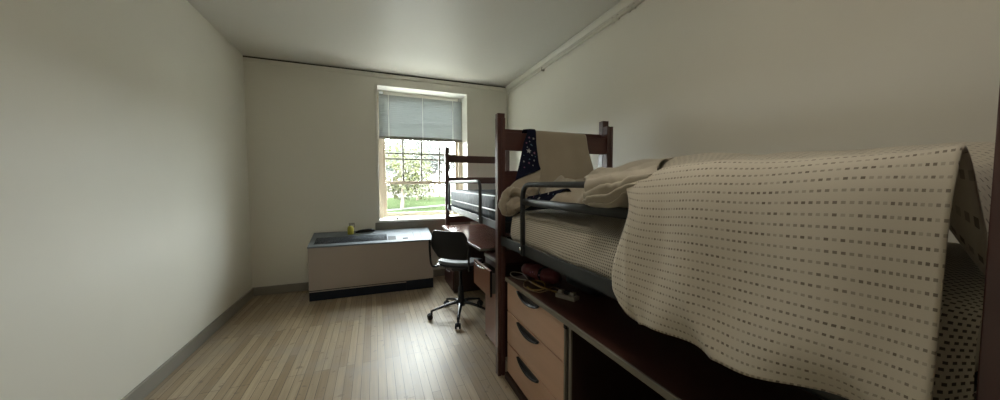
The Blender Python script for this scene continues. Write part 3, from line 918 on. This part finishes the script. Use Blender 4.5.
def quilt_f(u, v):
    p = qf(u, v)
    hang = max(0, 1 - v * 2.6)
    d = 0.020 * hang * math.sin(19 * u + 3.0 * v + 0.8) + 0.026 * hang * ((1 - abs(math.sin(9 * u + 7 * v + 0.9))) ** 3) - 0.008 + 0.014 * nz(u * 6, v * 7, 2)
    top = min(1, max(0, v * 2.6 - 0.9))
    d2 = 0.03 * top * nz(u * 4 + 3, v * 8, 6)
    return p + Vector((-0.7 * d * hang, 0, d2 - 0.0 * d))
grid_obj('quilt_cloth', quilt_f, 84, 96, M['comfdot'], qt, qo, 0.012)

# ------------------------------------------------------------------ dresser, open cabinet and worktop under the near bed
DX, DXB = 0.928, 1.86
dr = thing('dresser', 'wide wood dresser of three drawers with black scoop pulls under the near bed', 'dresser', (1.39, 1.80, 0))
do = dr.location
m = MB()
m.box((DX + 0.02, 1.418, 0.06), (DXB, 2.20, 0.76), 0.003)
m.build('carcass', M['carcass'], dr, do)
m = MB().box((DX - 0.018, 1.412, 0.0), (DX + 0.03, 2.215, 0.05), 0.003)
m.box((DX + 0.03, 1.418, 0.0), (DXB, 2.20, 0.06), 0.002)
m.build('plinth', M['carcass'], dr, do)
MB().box((DX - 0.003, 1.406, 0.05), (DX + 0.03, 1.420, 0.76), 0.002).build('edge_strip', M['edge'], dr, do)
for (za, zb) in ((0.060, 0.286), (0.294, 0.534), (0.542, 0.758)):
    fr = MB().box((DX, 1.424, za), (DX + 0.022, 2.203, zb), 0.003).build('drawer', M['drawer'], dr, do)
    # scoop pull: straight along the drawer's top edge, curved below
    h = MB()
    n = 14
    top = [(1.69 + 0.31 * k / n, zb - 0.006) for k in range(n + 1)]
    bot = [(2.00 - 0.31 * k / n, zb - 0.006 - 0.038 * math.sin(PI * k / n) ** 0.7) for k in range(1, n)]
    h.prism(top + bot, DX - 0.003, DX + 0.002, 'x')
    lip = [(DX - 0.012 - 0.010 * math.sin(PI * k / n), 1.69 + 0.31 * k / n, zb - 0.008 - 0.036 * math.sin(PI * k / n) ** 0.7) for k in range(n + 1)]
    h.tube(lip, 0.006, 8)
    # the bowl between lip and front
    bm = h.bm
    rows = []
    for j in range(4):
        t = j / 3
        rows.append([bm.verts.new(Vector((DX - 0.002 - t * (0.010 + 0.010 * math.sin(PI * k / n)), 1.69 + 0.31 * k / n, zb - 0.008 - 0.036 * math.sin(PI * k / n) ** 0.7 * (1 - 0.15 * (1 - t))))) for k in range(n + 1)])
    for j in range(3):
        for k in range(n):
            f = bm.faces.new((rows[j][k], rows[j][k + 1], rows[j + 1][k + 1], rows[j + 1][k]))
            f.smooth = True
    h.build('handle', M['pull'], fr, do)
oc = thing('open_cabinet', 'dark open-fronted cabinet beside the dresser under the near bed', 'cabinet', (1.39, 0.80, 0))
oo = oc.location
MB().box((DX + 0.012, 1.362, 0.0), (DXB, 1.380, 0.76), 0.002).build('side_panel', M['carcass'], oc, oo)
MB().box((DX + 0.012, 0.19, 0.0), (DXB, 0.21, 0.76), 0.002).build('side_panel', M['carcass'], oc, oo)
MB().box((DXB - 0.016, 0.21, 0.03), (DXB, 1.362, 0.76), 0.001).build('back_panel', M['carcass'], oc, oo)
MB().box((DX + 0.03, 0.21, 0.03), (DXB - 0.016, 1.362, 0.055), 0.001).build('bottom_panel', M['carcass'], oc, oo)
MB().box((DX + 0.002, 1.360, 0.0), (DX + 0.012, 1.382, 0.76), 0.002).build('edge_strip', M['edge'], oc, oo)
MB().box((DX + 0.010, 1.384, 0.0), (DX + 0.05, 1.404, 0.755), 0.0).build('gap_shade', M['black'], oc, oo)  # black strip stands in for the shade in the gap between the units
wt = thing('worktop', 'long dark worktop with a grey front edge lying on the dresser', 'worktop', (1.39, 1.20, 0.762))
wo2 = wt.location
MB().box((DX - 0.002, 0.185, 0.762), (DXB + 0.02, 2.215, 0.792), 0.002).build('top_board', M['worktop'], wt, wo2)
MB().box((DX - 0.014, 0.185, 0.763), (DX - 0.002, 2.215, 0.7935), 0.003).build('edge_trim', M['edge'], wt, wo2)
MB().box((DX - 0.008, 1.396, 0.735), (DX + 0.004, 1.419, 0.759), 0.004).build('corner_clip', M['black'], dr, do)

# clutter on the worktop
ZT = 0.792
def pouch_f(u, v):
    a = 2 * PI * u
    t = v * 2 - 1
    c = Vector((1.13, 2.05, ZT + 0.052)) + Vector((0.05, -0.19, 0.0)) * t
    w = max(0.0, 1 - abs(t) ** 4) ** 0.5
    r = w * (0.052 + 0.010 * nz(math.cos(a) * 2, math.sin(a) * 2, t * 4))
    ax = Vector((0.05, -0.19, 0)).normalized()
    s = Vector((ax.y, -ax.x, 0))
    return c + s * (r * 1.25 * math.cos(a)) + Vector((0, 0, max(-0.050, r * math.sin(a))))
rp = thing('rolled_pouch', 'dark red rolled nylon pouch lying among cables on the worktop', 'pouch', (1.13, 2.05, ZT))
po = Vector((1.13, 2.05, ZT))
grid_obj('pouch_body', pouch_f, 28, 30, M['red'], rp, po)
def strap_f(u, v):
    p = pouch_f(u, 0.60 + 0.05 * v)
    c = Vector((1.13, 2.05, ZT + 0.052))
    q = p - c
    return c + Vector((q.x * 1.0, q.y, q.z)) + (p - Vector((1.13 + 0.05 * 0.25, 2.05 - 0.19 * 0.25, ZT + 0.052))).normalized() * 0.002
grid_obj('pouch_strap', strap_f, 28, 3, M['vent'], rp, po)
m = MB()   # small light print on the side that faces the room
for k in range(5):
    y = 2.075 - k * 0.022
    m.box((1.055 + 0.006 * k, y - 0.006, ZT + 0.052 + 0.008 * (k % 2)), (1.062 + 0.006 * k, y + 0.006, ZT + 0.064 + 0.006 * (k % 2)), 0.002)
m.build('pouch_print', M['starpink'], rp, po)
ps = thing('power_strip', 'off white power strip with plugs at the far side of the tangled cables', 'power strip', (1.10, 1.655, ZT))
pso = Vector((1.10, 1.655, ZT))
Rm = Matrix.Translation((1.10, 1.655, ZT)) @ Matrix.Rotation(math.radians(25), 4, 'Z') @ Matrix.Scale(0.62, 4)
pbod = MB().box((-0.05, -0.11, 0.0), (0.05, 0.11, 0.04), 0.006, 2, Rm).build('strip_body', M['offwhite'], ps, pso)
for k in range(3):
    MB().box((-0.025, -0.085 + 0.065 * k, 0.04), (0.028, -0.04 + 0.065 * k, 0.075), 0.006, 2, Rm).build('plug', M['offwhite'] if k != 1 else M['black'], ps, pso)
def cable(name, pts, r, m_, label, grp=None):
    o = MB().tube(smooth_path(pts, 60), r, 8).build(name, m_)
    c = Vector(pts[0])
    o.data.transform(Matrix.Translation(-c))
    o.location = c
    return tag(o, label, 'cable', grp)
z = ZT + 0.0075
cable('charging_cable', [(1.12, 1.74, z), (1.03, 1.83, z + .01), (1.0, 1.92, z + .02), (1.01, 2.02, z + .012), (0.975, 2.12, z), (0.955, 2.20, z + .01), (0.985, 2.235, z + .02), (1.05, 2.20, z + .01), (1.04, 2.08, z)], 0.0035, M['cablewhite'], 'pale thin cable looping back beside the bed post on the worktop')
cable('charging_cable', [(1.07, 1.73, z + .01), (1.0, 1.82, z + .03), (0.985, 1.90, z + .035), (1.03, 1.94, z + .03), (1.06, 1.88, z + .03), (1.02, 1.80, z + .02), (0.965, 1.85, z), (0.955, 1.92, z)], 0.0055, M['cableyellow'], 'yellow cable curled on top of the tangle on the worktop')
cable('charging_cable', [(1.15, 1.73, z), (1.09, 1.80, z + .02), (1.02, 1.76, z + .02), (0.98, 1.80, z), (0.94, 1.86, z + .004), (0.945, 1.95, z), (0.99, 2.0, z + .02), (1.06, 1.97, z)], 0.0035, M['cabletan'], 'tan cable hanging to the front edge of the worktop')
m = MB().box((1.25, 1.60, ZT + 0.002), (1.47, 1.92, ZT + 0.10), 0.03, 3)
bg = thing('toiletry_bag', 'black zipped bag standing at the back of the worktop behind the red pouch', 'bag', (1.35, 1.78, ZT))
m.build('bag_body', M['black'], bg, (1.35, 1.78, ZT))
MB().tube([(1.27, 1.63, ZT + 0.097), (1.27, 1.89, ZT + 0.097)], 0.004, 6).build('zip', M['ventgrey'], bg, (1.35, 1.78, ZT))

# ------------------------------------------------------------------ desk under the far bed, and the drawer unit
dk = thing('desk', 'long red brown desk under the bed by the window', 'desk', (1.40, 3.85, 0))
dko = dk.location
KX, KY0, KY1, KZ = 0.955, 2.945, 4.83, 0.868
MB().box((KX, KY0, KZ - 0.026), (1.90, KY1, KZ), 0.003).build('desktop', M['desktop'], dk, dko)
m = MB().box((KX - 0.006, KY0, KZ - 0.024), (KX, KY1, KZ - 0.001), 0.002)
m.box((KX, KY0 - 0.006, KZ - 0.024), (1.90, KY0, KZ - 0.001), 0.002)
m.build('edge_trim', M['edge'], dk, dko)
MB().box((1.86, KY0 + 0.02, 0.06), (1.88, KY1 - 0.02, KZ - 0.026), 0.001).build('back_panel', M['carcass'], dk, dko)
MB().box((1.03, KY0 + 0.035, 0.0), (1.86, KY0 + 0.06, KZ - 0.026), 0.002).build('side_panel', M['mahogany'], dk, dko)
ped = MB().box((1.0, 4.25, 0.0), (1.85, 4.82, KZ - 0.026), 0.003).build('pedestal', M['carcass'], dk, dko)
for (za, zb) in ((0.04, 0.29), (0.30, 0.55), (0.56, 0.82)):
    d_ = MB().box((0.982, 4.262, za), (1.0, 4.808, zb), 0.003).build('drawer', M['mahogany_h'], dk, dko)
    MB().tube(smooth_path([(0.982, 4.43, zb - 0.03), (0.969, 4.47, zb - 0.04), (0.967, 4.535, zb - 0.045), (0.969, 4.60, zb - 0.04), (0.982, 4.64, zb - 0.03)], 20), 0.008, 8).build('handle', M['chrome'], d_, dko)

pd = thing('drawer_unit', 'small mahogany drawer unit with its top drawer pulled open, beside the desk', 'drawer unit', (1.3, 2.72, 0))
pdo = pd.location
PY0, PY1 = 2.49, 2.935
m = MB()
m.box((1.0, PY0, 0.0), (1.70, PY0 + 0.02, 0.80)).box((1.0, PY1 - 0.02, 0.0), (1.70, PY1, 0.80))
m.box((1.68, PY0 + 0.02, 0.0), (1.70, PY1 - 0.02, 0.80)).box((1.02, PY0 + 0.02, 0.0), (1.68, PY1 - 0.02, 0.53))
m.build('carcass', M['carcass'], pd, pdo)
MB().box((0.996, PY0, 0.80), (1.70, PY1, 0.83), 0.003).build('top_board', M['mahogany_h'], pd, pdo)
MB().box((0.988, PY0, 0.802), (0.996, PY1, 0.8285), 0.002).build('edge_trim', M['edge'], pd, pdo)
MB().box((0.992, PY0 + 0.03, 0.03), (1.02, PY1 - 0.022, 0.535), 0.003).build('drawer', M['drawer_red'], pd, pdo)
od = MB()
od.box((0.886, PY0 - 0.006, 0.543), (0.908, PY1 + 0.006, 0.774), 0.003)
od = od.build('open_drawer', M['drawer_red'], pd, pdo)
m = MB()
m.box((0.908, PY0 + 0.03, 0.56), (1.46, PY0 + 0.042, 0.735)).box((0.908, PY1 - 0.042, 0.56), (1.46, PY1 - 0.03, 0.735))
m.box((1.448, PY0 + 0.042, 0.56), (1.46, PY1 - 0.042, 0.735)).box((0.908, PY0 + 0.042, 0.56), (1.448, PY1 - 0.042, 0.57))
m.build('drawer_box', M['edge'], od, pdo)
n = 12
y0_, y1_ = PY0 + 0.10, PY1 - 0.07
pts = [(0.884 - 0.022 * math.sin(PI * k / n) ** 0.6, y0_ + (y1_ - y0_) * k / n, 0.768 - 0.010 * math.sin(PI * k / n)) for k in range(n + 1)]
MB().tube(pts, 0.007, 8, flat=(1, 1)).build('handle', M['chrome'], od, pdo)
MB().box((0.888, PY0 - 0.0075, 0.55), (0.906, PY0 - 0.0055, 0.77)).build('edge_strip', M['black'], od, pdo)
MB().box((1.0, PY0 + 0.022, 0.74), (1.012, PY1 - 0.022, 0.80), 0.001).build('drawer_cavity', M['carcass'], pd, pdo)

# ------------------------------------------------------------------ task chair
ch = thing('office_chair', 'black task chair on a five-star caster base, turned to the desk', 'chair', (0.90, 3.50, 0), math.radians(45))
CR = 0.335
angs = [133, 205, 277, 349, 61]
for a in angs:
    t = math.radians(a)
    d = Vector((math.cos(t), math.sin(t), 0))
    pts = [d * 0.03 + Vector((0, 0, 0.155)), d * 0.12 + Vector((0, 0, 0.150)), d * 0.24 + Vector((0, 0, 0.118)), d * CR + Vector((0, 0, 0.092))]
    lg = MB().tube(smooth_path(pts, 10), [0.024 - 0.0011 * k for k in range(10)], 10, flat=(1.1, 0.75)).build('leg', M['blackgloss'], ch)
    c = MB()
    s = Vector((-d.y, d.x, 0))
    cpos = d * CR
    for sgn in (-1, 1):
        w0 = cpos + s * 0.012 * sgn + d * 0.018
        w1 = cpos + s * 0.030 * sgn + d * 0.018
        c.tube([w0 + Vector((0, 0, 0.030)), w0 + (w1 - w0) * 0.05 + Vector((0, 0, 0.030)), w0 + (w1 - w0) * 0.8 + Vector((0, 0, 0.030)), w1 + Vector((0, 0, 0.030))], [0.020, 0.030, 0.030, 0.024], 16)
    c.tube([cpos + Vector((0, 0, 0.04)), cpos + Vector((0, 0, 0.098))], [0.012, 0.012], 10)
    c.tube([cpos + d * 0.018 + s * -0.012 + Vector((0, 0, 0.045)), cpos + d * 0.018 + s * 0.012 + Vector((0, 0, 0.045))], [0.024, 0.024], 12)
    c.build('caster', M['black'], ch)
MB().lathe([(0.040, 0.115), (0.046, 0.125), (0.046, 0.175), (0.034, 0.190), (0.030, 0.32), (0.026, 0.325), (0.026, 0.335), (0.016, 0.34), (0.016, 0.53)], (0, 0, 0), 20).build('column', M['black'], ch)
m = MB().box((-0.09, -0.07, 0.53), (0.09, 0.07, 0.575), 0.012)
m.tube([(0.0, -0.06, 0.55), (0.03, -0.21, 0.55)], 0.006, 8)
m.build('seat_mechanism', M['black'], ch)
def seat_outline(k, n, sx, sy):
    a = 2 * PI * k / n
    c, s = math.cos(a), math.sin(a)
    return (sx * math.copysign(abs(c) ** 0.55, c), sy * math.copysign(abs(s) ** 0.55, s))
def seat_solid(z0, z1, sx, sy, dish, ox=0.0):
    m = MB()
    n = 40
    bm = m.bm
    def ring(z, f, wave):
        r = []
        for k in range(n):
            x, y = seat_outline(k, n, sx * f, sy * f)
            zz = z + wave * ((y / sy) ** 2 * 0.4 - max(0, (x / sx)) ** 2 * 0.8 + max(0, -x / sx) ** 2 * 0.5)
            r.append(bm.verts.new((x + ox, y, zz)))
        return r
    rings = [ring(z0, 0.02, 0), ring(z0, 0.8, dish), ring(z0 + 0.004, 0.96, dish), ring((z0 + z1) / 2, 1.0, dish), ring(z1 - 0.004, 0.97, dish), ring(z1, 0.90, dish), ring(z1 - 0.004, 0.6, dish * 0.6), ring(z1 - 0.010, 0.3, 0), ring(z1 - 0.012, 0.02, 0)]
    for A, B in zip(rings, rings[1:]):
        for k in range(n):
            f = bm.faces.new((A[k], A[(k + 1) % n], B[(k + 1) % n], B[k]))
            f.smooth = True
    bm.faces.new(rings[0]); bm.faces.new(rings[-1])
    return m
seat_solid(0.575, 0.605, 0.235, 0.235, 0.03).build('seat_shell', M['blackgloss'], ch)
seat_solid(0.602, 0.645, 0.222, 0.222, 0.03, 0.005).build('seat_cushion', M['cushion'], ch)
# backrest: a curved plastic shell behind the seat
def back_f(u, v):
    y = (u * 2 - 1)
    hgt = v
    wid = 0.235 * (0.90 + 0.10 * math.sin(PI * min(1, hgt * 1.1)))
    z = 0.695 + 0.305 * hgt
    # rounded upper corners
    cut = max(0, abs(y) - 0.72) / 0.28
    z -= cut ** 2.4 * 0.055 * hgt
    z += (1 - hgt) * cut ** 2 * 0.03
    x = -0.215 - 0.085 * hgt + 0.055 * y * y - 0.02 * math.sin(PI * hgt)
    return Vector((x, y * wid, z))
grid_obj('backrest', back_f, 30, 20, M['black'], ch, (0, 0, 0), 0.016)
edge = [back_f(0, k / 10) for k in range(11)] + [back_f(k / 20, 1) for k in range(1, 21)] + [back_f(1, 1 - k / 10) for k in range(1, 11)]
MB().tube(edge, 0.009, 8).build('backrest_rim', M['blackgloss'], ch)
for s in (-1, 1):
    m = MB().tube(smooth_path([(-0.06, 0.19 * s, 0.585), (-0.19, 0.222 * s, 0.585), (-0.232, 0.236 * s, 0.62), (-0.25, 0.240 * s, 0.75), (-0.262, 0.236 * s, 0.90)], 18), 0.012, 8)
    m.build('back_support', M['blackgloss'], ch)

# ------------------------------------------------------------------ outdoors
GZ = -0.75
struct('lawn', MB().box((-60, 5.62, GZ - 0.3), (80, 160, GZ)), M['lawn'], label='bright lawn outside the window')
struct('bounce_slab', MB().box((-9, 5.60, GZ - 0.2), (14, 19, GZ + 0.015)), M['bounce_slab'], label='added pale concrete slab below the window, out of view, bouncing daylight to the ceiling')  # unseen reflector, added to throw daylight up onto the ceiling
m = MB()
bm = m.bm
pts = [(-14, 19.2), (-3, 26.0), (6.5, 33.5), (18, 42.0), (30, 50)]
def strip(p, w, z):
    vs = []
    for (x, y) in p:
        vs.append((bm.verts.new((x, y - w / 2, z)), bm.verts.new((x, y + w / 2, z)), bm.verts.new((x, y - w / 2, GZ - 0.1)), bm.verts.new((x, y + w / 2, GZ - 0.1))))
    for A, B in zip(vs, vs[1:]):
        bm.faces.new((A[0], B[0], B[1], A[1]))
        bm.faces.new((A[0], A[2], B[2], B[0]))
        bm.faces.new((A[1], B[1], B[3], A[3]))
strip(pts, 1.5, GZ + 0.02)
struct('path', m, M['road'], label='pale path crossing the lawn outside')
struct('hill', MB().prism([(66, GZ - 0.2), (90, 1.15), (140, 1.3), (140, GZ - 0.2)], -70, 95, 'x'), M['bank'], label='dull pinkish bank rising beyond the road outside')
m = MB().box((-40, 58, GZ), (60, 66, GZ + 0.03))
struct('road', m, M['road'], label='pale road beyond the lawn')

def tree(name, label, x, y, h, rad, leaf, n, seed, trunk=0.18, low=0.25, base=GZ):
    rnd = random.Random(seed)
    t = thing(name, label, 'tree', (x, y, base), 0, 'trees outside the window')
    m = MB()
    m.tube(smooth_path([(0, 0, -0.1), (0.1, 0, h * 0.3), (-0.05, 0.1, h * 0.6), (0.05, 0, h * 0.85)], 10), [trunk * (1 - 0.085 * k) for k in range(10)], 8)
    for k in range(6):
        a = rnd.uniform(0, 2 * PI)
        z0 = h * rnd.uniform(0.3, 0.6)
        m.tube([(0, 0, z0), (math.cos(a) * rad * 0.4, math.sin(a) * rad * 0.4, z0 + h * 0.12), (math.cos(a) * rad * 0.7, math.sin(a) * rad * 0.7, z0 + h * 0.25)], [trunk * 0.4, trunk * 0.25, trunk * 0.1], 6)
    m.build('trunk', M['bark'], t)
    verts, faces = [], []
    blobs = []
    for k in range(11):
        a = rnd.uniform(0, 2 * PI)
        rr = rad * math.sqrt(rnd.uniform(0, 0.65))
        blobs.append((rr * math.cos(a), rr * math.sin(a), h * rnd.uniform(low + 0.08, 0.86), rad * rnd.uniform(0.35, 0.6)))
    for k in range(n):
        b = rnd.choice(blobs)
        d = Vector((rnd.gauss(0, 1), rnd.gauss(0, 1), rnd.gauss(0, 1))).normalized() * b[3] * rnd.uniform(0.5, 1.0) ** 0.5
        c = Vector(b[:3]) + d
        c.z = max(c.z, h * low * 0.8)
        s = rnd.uniform(0.10, 0.24) * (rad / 3) ** 0.5
        e1 = Vector((rnd.gauss(0, 1), rnd.gauss(0, 1), rnd.gauss(0, 1))).normalized()
        e2 = e1.orthogonal().normalized()
        i = len(verts)
        verts += [tuple(c - e1 * s), tuple(c + e2 * s * 0.6), tuple(c + e1 * s), tuple(c - e2 * s * 0.6)]
        faces.append((i, i + 1, i + 2, i + 3))
    me = bpy.data.meshes.new('foliage')
    me.from_pydata(verts, [], faces)
    me.materials.append(leaf)
    o = bpy.data.objects.new('foliage', me)
    COL.objects.link(o)
    o.parent = t
    return t
tree('bushy_tree', 'yellow green bushy tree seen through the upper window panes', 2.3, 30, 5.4, 2.6, M['leafyellow'], 2600, 1, low=0.2)
tree('leafy_tree', 'green tree at the window edge beside the blind end', -0.2, 36, 8.5, 3.2, M['leafgreen'], 2600, 2)
tree('leafy_tree', 'grey green tree standing just behind and beside the yellow green one outside', 5.6, 46, 8.0, 3.4, M['leafgrey'], 2600, 3)
tree('leafy_tree', 'grey green tree farther off than the other three leafy trees on the lawn', 11.0, 58, 9.5, 3.6, M['leafgrey'], 2600, 4)
tree('leafy_tree', 'green tree seen past the far bed post outside', 13.0, 44, 7.5, 3.2, M['leafgreen'], 2600, 5)
for i, (x, y) in enumerate(((-14, 94), (0, 97), (14, 94), (28, 98), (42, 94), (7, 112), (21, 113), (36, 112))):
    tree('distant_tree', 'broad distant tree beyond the road', x, y, 14.5 + 1.5 * (i % 3), 5.6, M['leafgrey'], 4200, 20 + i, base=1.1)

# ------------------------------------------------------------------ light
fill_glow = bpy.data.materials.new('fill lamp glow')  # glow of the added fill lamp
fill_glow.use_nodes = True
_b = fill_glow.node_tree.nodes['Principled BSDF']
_b.inputs['Base Color'].default_value = (0.8, 0.78, 0.72, 1)
_b.inputs['Emission Color'].default_value = (1.0, 0.90, 0.76, 1)
_b.inputs['Emission Strength'].default_value = 15.0
cl = thing('fill_lamp', 'added round opal fill lamp on the ceiling, out of view, brightening the near room', 'lamp', (0.3, 0.7, ZC))  # added out of view to lift the near half of the room
MB().lathe([(0.23, 0.0), (0.24, -0.01), (0.24, -0.035), (0.225, -0.04)], (0, 0, 0), 32).build('fill_lamp_base', M['trim'], cl)
MB().lathe([(0.215, -0.04), (0.21, -0.07), (0.17, -0.11), (0.10, -0.135), (0.02, -0.142)], (0, 0, 0), 32).build('fill_lamp_shade', fill_glow, cl)
w = bpy.data.worlds.new('overcast sky')
SC.world = w
w.use_nodes = True
bg_ = w.node_tree.nodes['Background']
bg_.inputs[0].default_value = (0.93, 0.98, 1.0, 1)
bg_.inputs[1].default_value = 22.0
sun = bpy.data.lights.new('hazy_sun', 'SUN')
sun.energy = 6.0
sun.angle = math.radians(20)
sun.color = (1.0, 0.97, 0.90)
so_ = bpy.data.objects.new('hazy_sun', sun)
COL.objects.link(so_)
so_.rotation_euler = Vector((0.25, 0.75, -0.75)).to_track_quat('-Z', 'Y').to_euler()
pt = bpy.data.lights.new('window_portal', 'AREA')
pt.shape = 'RECTANGLE'
pt.size = WX1 - WX0
pt.size_y = WZ1 - WZ0
pt.cycles.is_portal = True
po_ = bpy.data.objects.new('window_portal', pt)
COL.objects.link(po_)
po_.location = ((WX0 + WX1) / 2, YG + 0.09, (WZ0 + WZ1) / 2)
po_.rotation_euler = Vector((0, -1, 0)).to_track_quat('-Z', 'Z').to_euler()

# ------------------------------------------------------------------ camera
yaw, pitch, roll = math.radians(21.53128), math.radians(2.85582), math.radians(-0.08085)
cy, sy, cp, spn = math.cos(yaw), math.sin(yaw), math.cos(pitch), math.sin(pitch)
fwd = Vector((sy * cp, cy * cp, -spn))
rt = Vector((cy, -sy, 0))
upv = rt.cross(fwd)
r2 = math.cos(roll) * rt + math.sin(roll) * upv
u2 = -math.sin(roll) * rt + math.cos(roll) * upv
cam = bpy.data.cameras.new('camera')
co_ = bpy.data.objects.new('camera', cam)
COL.objects.link(co_)
Mc = Matrix(((r2.x, u2.x, -fwd.x, 0), (r2.y, u2.y, -fwd.y, 0), (r2.z, u2.z, -fwd.z, 1.5), (0, 0, 0, 1)))
co_.matrix_world = Mc
cam.sensor_fit = 'HORIZONTAL'
cam.sensor_width = 36.0
cam.lens = 318.467 * 36.0 / 1000.0
cam.clip_start = 0.02
cam.clip_end = 400
SC.camera = co_

# ------------------------------------------------------------------ colour and bounces
SC.view_settings.view_transform = 'Standard'
SC.view_settings.look = 'None'
SC.view_settings.gamma = 1.0
SC.view_settings.exposure = 0.85
SC.view_settings.use_curve_mapping = False
SC.cycles.diffuse_bounces = 8
SC.cycles.max_bounces = 14
SC.cycles.transparent_max_bounces = 16
SC.cycles.transmission_bounces = 8
SC.cycles.use_denoising = True
SC.cycles.caustics_reflective = False
SC.cycles.caustics_refractive = False
